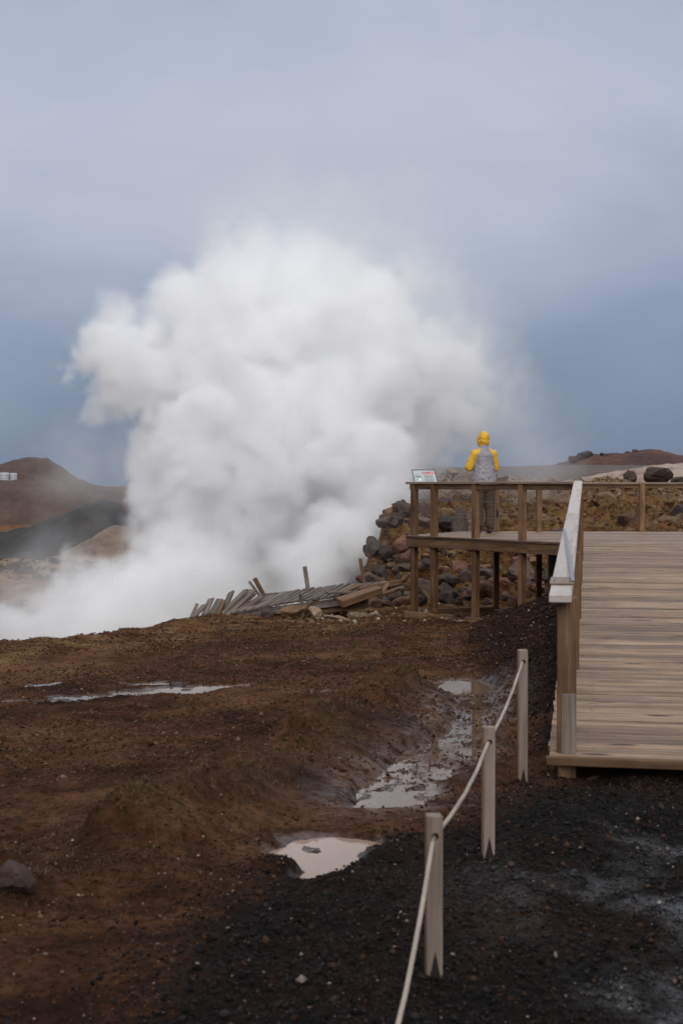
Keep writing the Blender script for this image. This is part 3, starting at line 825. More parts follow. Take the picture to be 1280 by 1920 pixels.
# ------------------------------------------------------------------ rope barrier
def rope_post(h, x, y, label, rz=R(6)):
    g = gz(x, y)
    w = 0.05
    me = box_mesh('rope_post', w, w, h + 0.12, M['rope_post'], 0.003, origin=(0.5, 0.5, 0.12 / (h + 0.12)))
    o = obj('rope_post', me, None, (x, y, g), (0, 0, rz))
    tag(o, label, 'post', 'rope barrier posts')
    # drilled hole for the rope
    bm = bmesh.new()
    bmesh.ops.create_cone(bm, segments=14, radius1=0.0125, radius2=0.0125, depth=0.2, cap_ends=True)
    bmesh.ops.rotate(bm, verts=bm.verts[:], cent=(0, 0, 0), matrix=Matrix.Rotation(R(90), 3, 'X'))
    cm = bpy.data.meshes.new('cut'); bm.to_mesh(cm); bm.free(); cm.materials.append(M['hole'])
    cut = obj('cut', cm, None, (x, y, g + h - 0.065), (0, 0, rz))
    md = o.modifiers.new('hole', 'BOOLEAN'); md.object = cut; md.operation = 'DIFFERENCE'; md.solver = 'EXACT'
    dg = bpy.context.evaluated_depsgraph_get(); dg.update()
    nm = bpy.data.meshes.new_from_object(o.evaluated_get(dg))
    o.modifiers.clear(); o.data = nm
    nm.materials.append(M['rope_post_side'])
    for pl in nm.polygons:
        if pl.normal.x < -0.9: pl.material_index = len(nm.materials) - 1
    bpy.data.objects.remove(cut)
    return Vector((x, y, g + h - 0.065))
RP = []
for (px, ytop, d, lab) in ((813, 1527, 4.45, 'shortest grey wooden rope post, its foot stained black by damp'), (915, 1362, 6.12, 'middle grey rope post beside the gravel channel'), (979, 1218, 7.79, 'tallest slim grey rope post beside the foot of the ramp')):
    a = at(px, ytop, d)
    RP.append(rope_post(a.z - gz(a.x, a.y), a.x, d, lab))
RP.insert(0, rope_post(0.42, -0.17, 2.25, 'rope post at the near end of the rope'))
pts = []
for i in range(3):
    a, b = RP[i], RP[i + 1]
    sag = (0.39, 0.045, 0.035)[i]
    for k in range(24):
        t = k / 24
        p = a.lerp(b, t); p.z -= sag * 4 * t * (1 - t)
        pts.append(p)
pts.append(RP[-1]); pts.insert(0, RP[0] + Vector((-0.01, -0.05, -0.02)))
pts.append(RP[-1] + Vector((0.012, 0.04, -0.012)))
pts[1:-1] = [p + Vector((random.uniform(-1, 1), 0, random.uniform(-1, 1))) * 0.0012 for p in pts[1:-1]]
def rope_mesh(name, pts, r, mat, seg=12, lay=0.045):
    # three-strand laid rope: the section is a trefoil that turns along the length
    P = np.array([p[:] for p in pts]); d = np.r_[0, np.cumsum(np.linalg.norm(np.diff(P, axis=0), axis=1))]
    n = int(d[-1] / 0.0065); s_ = np.linspace(0, d[-1], n)
    C = np.stack([np.interp(s_, d, P[:, i]) for i in range(3)], 1)
    ker = np.ones(15) / 15
    C = np.stack([np.convolve(np.pad(C[:, i], 7, 'edge'), ker, 'valid') for i in range(3)], 1)
    T = np.gradient(C, axis=0); T /= np.linalg.norm(T, axis=1)[:, None]
    S = np.cross(T, (0, 0, 1.0)); S /= np.linalg.norm(S, axis=1)[:, None]; U = np.cross(S, T)
    a = np.linspace(0, 2 * math.pi, seg, endpoint=False)[None]
    rr = r * (0.88 + 0.17 * np.abs(np.cos(1.5 * (a - s_[:, None] * 2 * math.pi / lay))))
    V = C[:, None] + (S[:, None] * np.cos(a)[..., None] + U[:, None] * np.sin(a)[..., None]) * rr[..., None]
    i0 = np.arange(n * seg).reshape(n, seg)
    F = np.stack([i0[:-1], np.roll(i0[:-1], -1, 1), np.roll(i0[1:], -1, 1), i0[1:]], -1).reshape(-1, 4)
    return mesh_np(name, V.reshape(-1, 3), F, mat, True)
rope = obj('barrier_rope', rope_mesh('barrier_rope', pts, 0.0074, M['rope']))
tag(rope, 'pale braided rope sagging through the row of wooden posts', 'rope')

# ------------------------------------------------------------------ collapsed boardwalk
Yb = 24.3
cb = empty('collapsed_boardwalk', (at(560, 1150, Yb).x, Yb, at(560, 1150, Yb).z))
tag(cb, 'collapsed grey plank boardwalk tilting into the steaming pit', 'boardwalk')
cbo = cb.location.copy()
nP = 19
pm_ = [box_mesh('plank', 1.0, 0.098, 0.04, M['grey_plank'], 0.003, origin=(0, 0.5, 0.5), jitter=0.004) for _ in range(5)]
def plank_at(name, a, b, me, parent, roll=0.0):
    a = Vector(a); b = Vector(b); d = b - a
    o = obj(name, me, parent)
    from mathutils import Quaternion
    o.rotation_mode = 'QUATERNION'; o.rotation_quaternion = d.to_track_quat('X', 'Z') @ Quaternion((1, 0, 0), roll)
    o.location = a - (cbo if parent else Vector((0, 0, 0)))
    o.scale = (d.length, 1, 1)
    return o
for i in range(nP):
    t = i / (nP - 1)
    a = at(438 + 245 * t, 1149 - 33 * t - 5 * math.sin(math.pi * t), Yb)
    dv = Vector((0.42 + random.uniform(-0.02, 0.02) + 0.1 * t, 1.1, 0.20 - 0.05 * t + random.uniform(-0.01, 0.01)))
    plank_at('plank', a, a + dv, pm_[i % 5], cb, random.uniform(-0.1, 0.1) - 0.2)
def cbeam(name, a, b, w, h, mt, roll=0): return beam(name, Vector(a) - cbo, Vector(b) - cbo, w, h, mt, cb, roll)
cbeam('edge_beam', at(432, 1155, Yb + 0.08), at(690, 1122, Yb + 0.08), 0.06, 0.13, M['grey_plank'])
cbeam('edge_beam', at(486, 1121, Yb + 1.05), at(735, 1098, Yb + 1.05), 0.06, 0.13, M['grey_plank'])
cbeam('joist', at(450, 1162, Yb + 0.15), at(690, 1132, Yb + 0.15), 0.05, 0.14, M['brown_plank'])
cbeam('rail_post', at(571, 1062, Yb + 0.95), at(580, 1122, Yb + 0.95), 0.075, 0.075, M['grey_plank'])
cbeam('rail_post', at(477, 1084, Yb + 1.1), at(498, 1122, Yb + 1.1), 0.075, 0.075, M['brown_plank'])
cbeam('rail_post', at(467, 1090, Yb + 1.3), at(486, 1116, Yb + 1.3), 0.045, 0.045, M['grey_plank'])
cbeam('support_leg', at(564, 1113, Yb - 0.03), at(568, 1166, Yb - 0.03), 0.06, 0.06, M['grey_plank'])
cbeam('brace', at(540, 1156, Yb - 0.02), at(584, 1126, Yb + 0.02), 0.045, 0.07, M['grey_plank'])
cbeam('brace', at(553, 1158, Yb + 0.0), at(600, 1120, Yb + 0.06), 0.04, 0.06, M['brown_plank'])

# planks that slid off its lower end
sl = [(350, 1168, 377, 1142), (352, 1170, 366, 1142), (376, 1168, 392, 1132), (386, 1170, 406, 1136), (398, 1168, 416, 1132), (392, 1170, 446, 1121), (404, 1172, 460, 1120),
      (416, 1170, 466, 1124), (422, 1170, 478, 1128), (430, 1168, 484, 1122), (410, 1166, 428, 1124), (436, 1166, 476, 1132)]
for i, (x0, y0, x1, y1) in enumerate(sl):
    a = at(x0, y0 + 3, Yb - 0.25 + 0.05 * (i % 3)); b = at(x1, y1, Yb + 0.35 + 0.1 * (i % 4))
    b = a + (b - a) * random.uniform(1.12, 1.35)
    o = plank_at('loose_plank', a, b, box_mesh('loose_plank', 1.0, 0.12 if i != 1 else 0.06, 0.035, M['brown_plank'] if i in (4, 7) else M['grey_plank'], 0.003, origin=(0, 0.5, 0.5), jitter=0.004), None, random.uniform(-0.5, 0.3))
    tag(o, 'weathered plank splayed off the lower end of the collapsed boardwalk', 'plank', 'planks splayed off the collapsed boardwalk')
# heavy timbers at its upper end
def timber(name, label, a, b, w, h, mt, roll=0.0, grp=None):
    o = beam(name, a, b, w, h, mt, None, roll, 0.012, 0.012)
    return tag(o, label, 'timber', grp)
timber('fallen_timber', 'thick brown timber lying against the rubble beside the collapsed boardwalk', at(636, 1130, 24.0), at(712, 1105, 24.35), 0.2, 0.13, M['brown_plank'], 0.2)
timber('fallen_timber', 'split orange brown timber end pointing at the platform posts', at(672, 1108, 24.5), at(752, 1092, 24.9), 0.16, 0.10, M['brown_plank'], -0.3)
timber('fallen_timber', 'thin dark batten under the split timber', at(706, 1116, 24.3), at(756, 1101, 24.7), 0.09, 0.05, M['brown_plank'], 0.4)
timber('fallen_timber', 'grey loose plank lying across the upper boardwalk end', at(612, 1112, 24.2), at(660, 1110, 24.4), 0.12, 0.035, M['grey_plank'], 0.1)
timber('fallen_timber', 'narrow tan plank overlapping the upper boardwalk end', at(640, 1112, 24.4), at(676, 1096, 25.0), 0.11, 0.035, M['brown_plank'], 0.0)
timber('fallen_timber', 'splintered upright offcut jammed beside the split timber', at(712, 1114, 24.45), at(728, 1093, 24.6), 0.08, 0.03, M['brown_plank'], 0.6)
timber('fallen_timber', 'short pale board leaning among rubble between platform legs', at(794, 1104, 25.8), at(812, 1128, 25.5), 0.1, 0.03, M['brown_plank'], 0.5)
sp = beam('leaning_post', at(675, 1047, 25.9), at(684, 1105, 25.9), 0.062, 0.062, M['brown_plank'])
tag(sp, 'lone thin reddish post leaning beside the rock heap', 'post')

# ------------------------------------------------------------------ rocks
def rock_material(name, stops, pale=None):
    m, t, p = new_mat(name); b = NB(t)
    pos = b.geo()
    n1 = b.noise(pos, 2.6, 6, 0.68); n2 = b.noise(pos, 17, 5, 0.7)
    col = b.ramp(b.math('ADD', b.math('MULTIPLY', n1, 0.6), b.math('MULTIPLY', n2, 0.4)), stops)
    col = b.mix(1.0, col, b.ramp(b.rand(), [(0.0, (0.6, 0.57, 0.54)), (0.5, (1.0, 0.95, 0.9)), (1.0, (1.35, 1.15, 0.95))]), 'MULTIPLY')
    b.l(col, p.inputs['Base Color']); p.inputs['Roughness'].default_value = 0.85
    b.l(b.bump(n2, 0.7, 0.04, b.bump(n1, 0.5, 0.12)), p.inputs['Normal'])
    return m
M['rock_grey'] = rock_material('grey_basalt', [(0.35, (0.026, 0.019, 0.016)), (0.5, (0.072, 0.054, 0.044)), (0.66, (0.135, 0.105, 0.085))])
M['rock_red'] = rock_material('rusty_basalt', [(0.35, (0.045, 0.022, 0.016)), (0.5, (0.12, 0.058, 0.034)), (0.66, (0.19, 0.105, 0.065))])
M['rock_ochre'] = rock_material('ochre_stone', [(0.35, (0.06, 0.034, 0.02)), (0.5, (0.16, 0.095, 0.045)), (0.66, (0.30, 0.20, 0.105))])
M['rock_dark'] = rock_material('dark_lava', [(0.35, (0.02, 0.014, 0.012)), (0.5, (0.045, 0.030, 0.025)), (0.66, (0.08, 0.052, 0.042))])
M['rock_pale'] = rock_material('pale_stone', [(0.35, (0.14, 0.095, 0.062)), (0.5, (0.26, 0.195, 0.135)), (0.66, (0.40, 0.32, 0.24))])

def rock_mesh(name, mat, seed, subdiv=3, flat=0.8, noise_amp=0.10):
    rs = np.random.RandomState(seed)
    bm = bmesh.new(); bmesh.ops.create_icosphere(bm, subdivisions=subdiv, radius=1)
    P = np.array([v.co[:] for v in bm.verts])
    nrm = rs.normal(size=(15, 3)); nrm /= np.linalg.norm(nrm, axis=1)[:, None]
    dd = rs.uniform(0.52, 0.86, 15)
    dots = P @ nrm.T
    r = np.where(dots > 0.05, dd / np.maximum(dots, 0.05), 9).min(1)
    r = np.minimum(r, 1.25)
    r = r + noise_amp * (fbm(P[:, 0] * 1.7 + P[:, 2], P[:, 1] * 1.7 + seed, 4, seed) + 0.5 * fbm(P[:, 2] * 4, P[:, 0] * 4 + P[:, 1] * 3, 3, seed + 3))
    Q = P * r[:, None] * np.array([1, rs.uniform(0.75, 1), flat])
    for v, q in zip(bm.verts, Q): v.co = q
    me = bpy.data.meshes.new(name); bm.to_mesh(me); bm.free()
    me.materials.append(mat)
    return me
M['rock_clod'] = rock_material('turf_clod', [(0.35, (0.016, 0.009, 0.006)), (0.5, (0.045, 0.025, 0.014)), (0.66, (0.09, 0.056, 0.032))])
ROCKS = {k: [rock_mesh('boulder', M[k], 300 + 10 * j + i, 3, random.uniform(0.65, 0.9)) for i in range(4)] for j, k in enumerate(('rock_grey', 'rock_red', 'rock_ochre', 'rock_dark', 'rock_pale', 'rock_clod'))}
def boulder(x, y, s, kind, label, group=None, sc=(1, 1, 1), sink=0.25, z=None, rot=None, name='boulder'):
    o = obj(name, random.choice(ROCKS[kind]), None, (x, y, (gz(x, y) if z is None else z) + s * sc[2] * (0.75 - sink - 0.25)), rot or (random.uniform(-0.25, 0.25), random.uniform(-0.25, 0.25), random.uniform(0, 6.28)))
    o.scale = (s * sc[0], s * sc[1], s * sc[2])
    tag(o, label, 'boulder', group)
    return o
# heap between the steam and the platform
rs = np.random.RandomState(5)
placed = []
def scatter(n, xr, yr, sr, kinds, label, group, ok=lambda x, y: True, gap=0.75):
    c = 0; tries = 0
    while c < n and tries < n * 60:
        tries += 1
        x = rs.uniform(*xr); y = rs.uniform(*yr); s = sr[0] + (sr[1] - sr[0]) * rs.uniform() ** 2
        if not ok(x, y): continue
        if any((x - a) ** 2 + (y - b_) ** 2 < (gap * (s + q)) ** 2 for a, b_, q in placed): continue
        placed.append((x, y, s)); c += 1
        k = kinds[rs.randint(len(kinds))]
        w_ = ('small', 'middle sized', 'large')[min(2, int(3 * (s - sr[0]) / (sr[1] - sr[0]) * 1.3))]
        boulder(x, y, s, k, w_ + ' ' + label[k], group)
heap_l = {'rock_grey': 'grey boulder in the heap between the steam and the platform legs', 'rock_dark': 'dark boulder in the heap between the steam and the platform legs', 'rock_red': 'rusty boulder in the heap between the steam and the platform legs'}
bank_l = {'rock_red': 'rust red boulder in the bank seen beneath the platform deck', 'rock_grey': 'grey boulder in the bank seen beneath the platform deck', 'rock_ochre': 'ochre boulder in the bank seen beneath the platform deck', 'rock_dark': 'dark boulder in the bank seen beneath the platform deck'}
slope_l = {'rock_ochre': 'ochre stained rock on the slope behind the platform railing', 'rock_dark': 'dark lava rock on the slope behind the platform railing', 'rock_red': 'rusty rock on the slope behind the platform railing'}
# the ones that stand out
pb = boulder(at(862, 0, 30.2).x, 30.2, 0.34, 'rock_grey', 'pointed grey boulder standing upright behind the platform wires', sc=(0.95, 0.8, 1.75), sink=0.1, rot=(0.1, 0.05, 0.4)); placed.append((2.5, 30.2, 0.3))
pb.data = ROCKS['rock_grey'][1].copy()
for v in pb.data.vertices:
    f_ = 1.0 - 0.48 * max(0.0, min(1.0, (v.co.z + 0.5) / 1.1)); v.co.x *= f_; v.co.y *= f_; v.co.z *= 1.15
pb.location.z = at(862, 985, 30.2).z
boulder(at(835, 0, 31).x, 31.0, 0.30, 'rock_dark', 'broad dark boulder next to the pointed one', sc=(1.5, 1, 0.95), sink=0.0); placed.append((2.3, 31, 0.35))
boulder(at(797, 0, 31.5).x, 31.5, 0.30, 'rock_dark', 'small dark boulder on top of the heap near the sign', sc=(1, 1, 1.1), sink=0.0); placed.append((1.85, 31.5, 0.3))
boulder(at(1183, 0, 62).x, 62, 0.42, 'rock_dark', 'round rusty boulder on the pale bank above the back railing', sc=(0.9, 1, 1.05), sink=0.0, z=at(0, 905, 62).z)
boulder(at(1230, 0, 62).x, 62, 0.72, 'rock_dark', 'large tilted dark boulder on the pale bank above the back railing', sc=(1.2, 1, 0.8), sink=0.0, z=at(0, 905, 62).z)
boulder(at(1272, 0, 60).x, 60, 0.4, 'rock_dark', 'low dark boulder half buried in the pale bank', sc=(1.3, 1, 0.6), sink=0.1, z=at(0, 905, 60).z)
boulder(at(953, 0, 45).x, 45, 0.42, 'rock_dark', 'dark boulder on pale ground behind the standing person', sc=(1.1, 1, 0.8), sink=0.05)
boulder(at(1098, 0, 45).x, 45, 0.42, 'rock_grey', 'bluish grey boulder beside the ramp hand rail on the slope', sc=(1.0, 1, 1.0), sink=0.05)
boulder(at(1136, 0, 40).x, 40, 0.36, 'rock_ochre', 'brown hollowed boulder in the yellow part of the slope', sc=(1.2, 1, 0.9), sink=0.05)
boulder(at(548, 0, 23.75).x, 23.75, 0.24, 'rock_ochre', 'tan boulder propping the front of the collapsed boardwalk', sc=(1.5, 0.8, 0.85), sink=0.0)
boulder(at(592, 0, 23.8).x, 23.8, 0.16, 'rock_pale', 'angular tan stone leaning by the boardwalk support leg', sc=(0.9, 0.9, 1.2), sink=0.05)
boulder(at(630, 0, 23.6).x, 23.6, 0.22, 'rock_pale', 'flat whitish stone in front of the collapsed boardwalk', sc=(1.6, 1, 0.45), sink=0.1)
boulder(at(500, 0, 24.0).x, 24.0, 0.14, 'rock_grey', 'grey stone in shade under the collapsed boardwalk', sc=(1.2, 1, 0.9), sink=0.0)
boulder(at(12, 0, 5.35).x, 5.35, 0.10, 'rock_clod', 'brown turf topped clod at the edge of the bare soil', sc=(1.1, 1, 0.75), sink=0.2)
for x in (663, 678, 692, 706, 664):
    boulder(at(x, 0, 24.1).x + rs.uniform(-0.05, 0.05), 24.1 + rs.uniform(-0.3, 0.3), rs.uniform(0.07, 0.12), 'rock_pale', 'fist sized pale stone under the fallen timbers', 'pale stones under the timbers', sink=0.05)
scatter(45, (0.35, 2.1), (26.9, 31.5), (0.12, 0.34), ('rock_grey', 'rock_grey', 'rock_dark', 'rock_red'), heap_l, 'boulders heaped beside the steam', lambda x, y: x > 0.35 + 0.12 * (y - 27), 0.62)
scatter(95, (0.25, 1.6), (26.6, 30.6), (0.08, 0.30), ('rock_grey', 'rock_dark', 'rock_red', 'rock_red'), heap_l, 'boulders heaped beside the steam', gap=0.48)
scatter(60, (1.6, 4.6), (26.6, 30.6), (0.12, 0.42), ('rock_red', 'rock_red', 'rock_ochre', 'rock_grey', 'rock_dark'), bank_l, 'boulders in the bank under the platform', gap=0.62)
scatter(36, (2.0, 12.5), (31.5, 55), (0.14, 0.36), ('rock_ochre', 'rock_ochre', 'rock_dark', 'rock_red'), slope_l, 'rocks on the slope behind the railing', lambda x, y: x / y < 0.26, 0.8)
for (x, y, s) in ((1078, 862, 0.9), (1087, 856, 1.0), (1096, 853, 1.3), (1103, 858, 0.8), (1131, 855, 0.7), (1192, 849, 0.8), (1176, 851, 0.6)):
    a = at(x, y, 205); boulder(a.x, 205, s, 'rock_dark', 'dark crag on the crest of the red cinder hill', 'crags on the cinder hill', z=a.z - s * 0.3, sc=(1.1, 1, 1.0))

# loose stones nobody could count --------------------------------------
ICO = None
def stones(name, pos, size, col, mat, label, squash=0.7, seed=1, cube=False, wet=None):
    r = np.random.RandomState(seed)
    if cube:
        B = np.array([(x, y, z) for x in (-1, 1) for y in (-1, 1) for z in (-1, 1)], float) * 0.62
    if cube == 'o':
        B = np.array([(1, 0, 0), (-1, 0, 0), (0, 1, 0), (0, -1, 0), (0, 0, 1), (0, 0, -1)], float)
        F = np.array([(0, 2, 4), (2, 1, 4), (1, 3, 4), (3, 0, 4), (2, 0, 5), (1, 2, 5), (3, 1, 5), (0, 3, 5)])
    elif cube:
        F = np.array([(0, 1, 3, 2), (4, 6, 7, 5), (0, 4, 5, 1), (2, 3, 7, 6), (0, 2, 6, 4), (1, 5, 7, 3)])
    else:
        bm = bmesh.new(); bmesh.ops.create_icosphere(bm, subdivisions=1, radius=1)
        B = np.array([v.co[:] for v in bm.verts]); F = np.array([[v.index for v in f.verts] for f in bm.faces]); bm.free()
    n, k = len(pos), len(B)
    V = B[None] * r.uniform(0.6, 1.25, (n, k, 1)) * (r.uniform(0.65, 1.3, (n, 1, 3)) * np.array([1, 1, squash]))
    a = r.uniform(0, 6.28, n); ca, sa = np.cos(a), np.sin(a)
    X = V[..., 0] * ca[:, None] - V[..., 1] * sa[:, None]; Y = V[..., 0] * sa[:, None] + V[..., 1] * ca[:, None]
    V = np.stack([X, Y, V[..., 2] + 0.3 * X * r.uniform(-1, 1, (n, 1))], -1) * size[:, None, None] + pos[:, None, :]
    FF = (F[None] + (np.arange(n) * k)[:, None, None]).reshape(-1, F.shape[1])
    me = mesh_np(name, V.reshape(-1, 3), FF, mat, False, {'tint': np.repeat(col, k, 0), 'wet': np.repeat(np.zeros(n) if wet is None else wet, k)})
    o = obj(name, me)
    return tag(o, label, 'stones', kind='stuff')
def tint_material(name, rough):
    m, t, p = new_mat(name); b = NB(t)
    c = b.attr('tint', 'Color')
    b.l(b.mix(b.mapr(b.noise(b.geo(), 90, 3), 0.3, 0.7), c, b.mix(1.0, c, (0.6, 0.58, 0.56), 'MULTIPLY')), p.inputs['Base Color'])
    b.l(b.mapr(b.attr('wet'), 0.1, 0.7, rough, 0.18), p.inputs['Roughness'])
    b.l(b.mapr(b.attr('wet'), 0.1, 0.8, 0.06, 0.75), p.inputs['Specular IOR Level'])
    return m
M['tint'] = tint_material('loose_stone', 0.75)
M['tint_dry'] = tint_material('dry_stone', 0.85)
def sample(n, xr, yr, keep, seed, ypow=1.0):
    r = np.random.RandomState(seed)
    x = r.uniform(*xr, n * 3); y = yr[0] + (yr[1] - yr[0]) * r.uniform(0, 1, n * 3) ** ypow
    z, g = ground_fields(x, y)
    m = keep(x, y, z, g, r)
    x, y, z = x[m][:n], y[m][:n], z[m][:n]
    return x, y, z, r
PUDLEV = lambda x, y, z: puddle_mask(x, y)[0] < 0.35
x, y, z, r = sample(80000, (-1.6, 3.3), (3.2, 21.5), lambda x, y, z, g, r: (g['gravel'] > r.uniform(0.15, 0.8, len(x))) & (np.abs(x / y) < 0.27) & PUDLEV(x, y, z) & (x < np.where(y > 7.95, ramp_edge(y) + 0.1, 99)), 11, 1.9)
for p_ in RP[1:]:                      # gravel heaped round each post foot
    a_ = r.uniform(0, 6.28, 260); d_ = 0.03 + 0.10 * r.uniform(0, 1, 260) ** 1.5
    xs_, ys_ = p_.x + np.cos(a_) * d_, p_.y + np.sin(a_) * d_
    x = np.r_[x, xs_]; y = np.r_[y, ys_]; z = np.r_[z, ground_fields(xs_, ys_)[0] + 0.005 * np.exp(-((d_ - 0.03) / 0.03) ** 2)]
s = (0.0034 + 0.0075 * r.uniform(0, 1, len(x)) ** 2.6) * np.interp(y, [4, 9, 20], [0.9, 1.2, 2.2]) + 0.012 * (r.uniform(0, 1, len(x)) > 0.985)
c = np.repeat(r.uniform(0.003, 0.030, (len(x), 1)) , 3, 1) * np.array([1.05, 0.97, 1.0])
q = r.uniform(0, 1, len(x)); c[q > 0.78] *= np.array([2.4, 1.45, 0.95]); c[q > 0.988] = np.array([0.22, 0.18, 0.155])
c *= np.c_[np.interp(y, [7, 11], [1.0, 1.9]), np.interp(y, [7, 11], [1.0, 1.3]), np.interp(y, [7, 11], [1.0, 1.0])]
wet_ = ground_fields(x, y)[1]['wet']
stones('gravel', np.c_[x, y, z + s * 0.3], s, c, M['tint'], 'dark loose gravel covering the foreground path', cube='o', seed=3, wet=wet_)
x, y, z, r = sample(70000, (-5.5, 3.0), (3.4, 24), lambda x, y, z, g, r: (g['gravel'] < 0.6) & (np.abs(x / y) < 0.27) & PUDLEV(x, y, z) & (vnoise(x * 1.3, y * 1.3, 401) > r.uniform(0.0, 0.75, len(x))), 12, 1.5)
s = (0.0034 + 0.007 * r.uniform(0, 1, len(x)) ** 4) * np.interp(y, [4, 20], [1.0, 2.0]) + 0.02 * (r.uniform(0, 1, len(x)) > 0.9985)
c = r.uniform(0.3, 1.5, (len(x), 1)) * np.array([[0.07, 0.034, 0.018]])
q = r.uniform(0, 1, len(x)); c[q > 0.84] = np.array([0.17, 0.115, 0.08]); c[q > 0.99] = np.array([0.34, 0.28, 0.23])
stones('grit', np.c_[x, y, z + s * 0.3], s, c, M['tint_dry'], 'small pale and brown grit scattered over the soil', cube='o', seed=4)
x, y, z, r = sample(8000, (0.0, 16), (26.6, 60), lambda x, y, z, g, r: (g['rock'] > 0.25) & (x / y < 0.27), 13, 1.2)
s = 0.012 + 0.085 * r.uniform(0, 1, len(x)) ** 5 + 0.0004 * y
c = r.uniform(0.35, 1.25, (len(x), 1)) * np.array([[0.17, 0.105, 0.055]]) * r.uniform(0.85, 1.15, (len(x), 3))
q = r.uniform(0, 1, len(x)); c[q > 0.6] *= np.array([0.7, 0.55, 0.5]); c[q > 0.97] = np.array([0.30, 0.23, 0.16])
stones('rubble', np.c_[x, y, z + s * 0.2], s, c, M['tint_dry'], 'ochre and rusty rubble covering the bank behind the platform', seed=5)
x, y, z, r = sample(900, (-0.9, 2.6), (22.8, 27.2), lambda x, y, z, g, r: vnoise(x * 2, y * 2, 77) > r.uniform(0.2, 0.7, len(x)), 14)
s = 0.012 + 0.06 * r.uniform(0, 1, len(x)) ** 3
c = r.uniform(0.5, 1.3, (len(x), 1)) * np.array([[0.19, 0.12, 0.07]])
q = r.uniform(0, 1, len(x)); c[q > 0.85] = np.array([0.42, 0.34, 0.26])
stones('rubble', np.c_[x, y, z + s * 0.2], s, c, M['tint_dry'], 'broken stones strewn around the collapsed boardwalk', seed=6)
x, y, z, r = sample(2500, (-15, -1), (44, 66), lambda x, y, z, g, r: vnoise(x * 0.6, y * 0.6, 78) > r.uniform(0.3, 0.8, len(x)), 15)
s = 0.05 + 0.25 * r.uniform(0, 1, len(x)) ** 3
c = r.uniform(0.4, 1.2, (len(x), 1)) * np.array([[0.10, 0.07, 0.055]])
stones('rubble', np.c_[x, y, z + s * 0.2], s, c, M['tint_dry'], 'dark scattered rocks on the pale terrace beyond the pit', seed=7)

# withered grass on the clods of the ridge
x, y, z, r = sample(48000, (-2.6, 0.9), (4.6, 13.6), lambda x, y, z, g, r: (g['turf'] > r.uniform(0.18, 0.7, len(x))) & (np.abs(x / y) < 0.26), 16, 1.3)
n = len(x); h_ = r.uniform(0.008, 0.032, n); a_ = r.uniform(0, 6.28, n); w_ = r.uniform(0.0010, 0.0024, n); ln_ = r.uniform(0.4, 2.2, n) * h_; b_ = r.uniform(0, 6.28, n)
P = np.c_[x, y, z - 0.004]
S = np.c_[np.cos(a_), np.sin(a_), np.zeros(n)] * w_[:, None]
Mid = P + np.c_[np.cos(b_) * ln_ * 0.35, np.sin(b_) * ln_ * 0.35, h_ * 0.7]; Tip = P + np.c_[np.cos(b_) * ln_, np.sin(b_) * ln_, h_]
V = np.stack([P - S, P + S, Mid + S * 0.7, Mid - S * 0.7, Tip], 1).reshape(-1, 3)
i_ = np.arange(n)[:, None] * 5
Ft = np.concatenate([i_ + np.array([[0, 1, 2]]), i_ + np.array([[0, 2, 3]]), i_ + np.array([[3, 2, 4]])])
ct = r.uniform(0.5, 1.3, (n, 1)) * np.array([[0.135, 0.085, 0.044]]); ct[r.uniform(0, 1, n) > 0.85] = np.array([0.07, 0.05, 0.022])
tag(obj('dry_grass', mesh_np('dry_grass', V, Ft, M['tint_dry'], False, {'tint': np.repeat(ct, 5, 0), 'wet': np.zeros(n * 5)})), 'short withered grass and moss on the low ridge of clods', 'grass', kind='stuff')

# tanks on the far embankment -----------------------------------------
def tank(px, w, h, label):
    a = at(px, 901, 166)
    bm = bmesh.new(); prof = [(0, h * 1.0), (0.35 * w, h * 0.98), (0.45 * w, h * 0.92), (0.5 * w, h * 0.8), (0.5 * w, -0.3)]
    seg = 28; V = []; F = []
    for r_, z_ in prof:
        for k in range(seg): V.append((r_ * math.cos(2 * math.pi * k / seg), r_ * math.sin(2 * math.pi * k / seg), z_))
    for i in range(len(prof) - 1):
        for k in range(seg): F.append((i * seg + k, (i + 1) * seg + k, (i + 1) * seg + (k + 1) % seg, i * seg + (k + 1) % seg))
    bm.free()
    e = empty('storage_tank', a); tag(e, label, 'tank')
    obj('shell', mesh_from('shell', V, F, M['tank'], True), e)
    for zz in (0.3, 0.62):
        obj('hoop', tube_mesh('hoop', [(0.505 * w * math.cos(2 * math.pi * k / 28), 0.505 * w * math.sin(2 * math.pi * k / 28), h * zz) for k in range(29)], 0.02, M['steel'], 6), e)
M['tank'] = plain('white_tank_paint', (0.40, 0.40, 0.41), 0.5, 0, None, var=0.12, nscale=1.5)
tank(9, 1.2, 0.95, 'wider white round topped tank on the dark embankment')
tank(26, 0.85, 0.9, 'narrower white tank next to the wider one on the embankment')

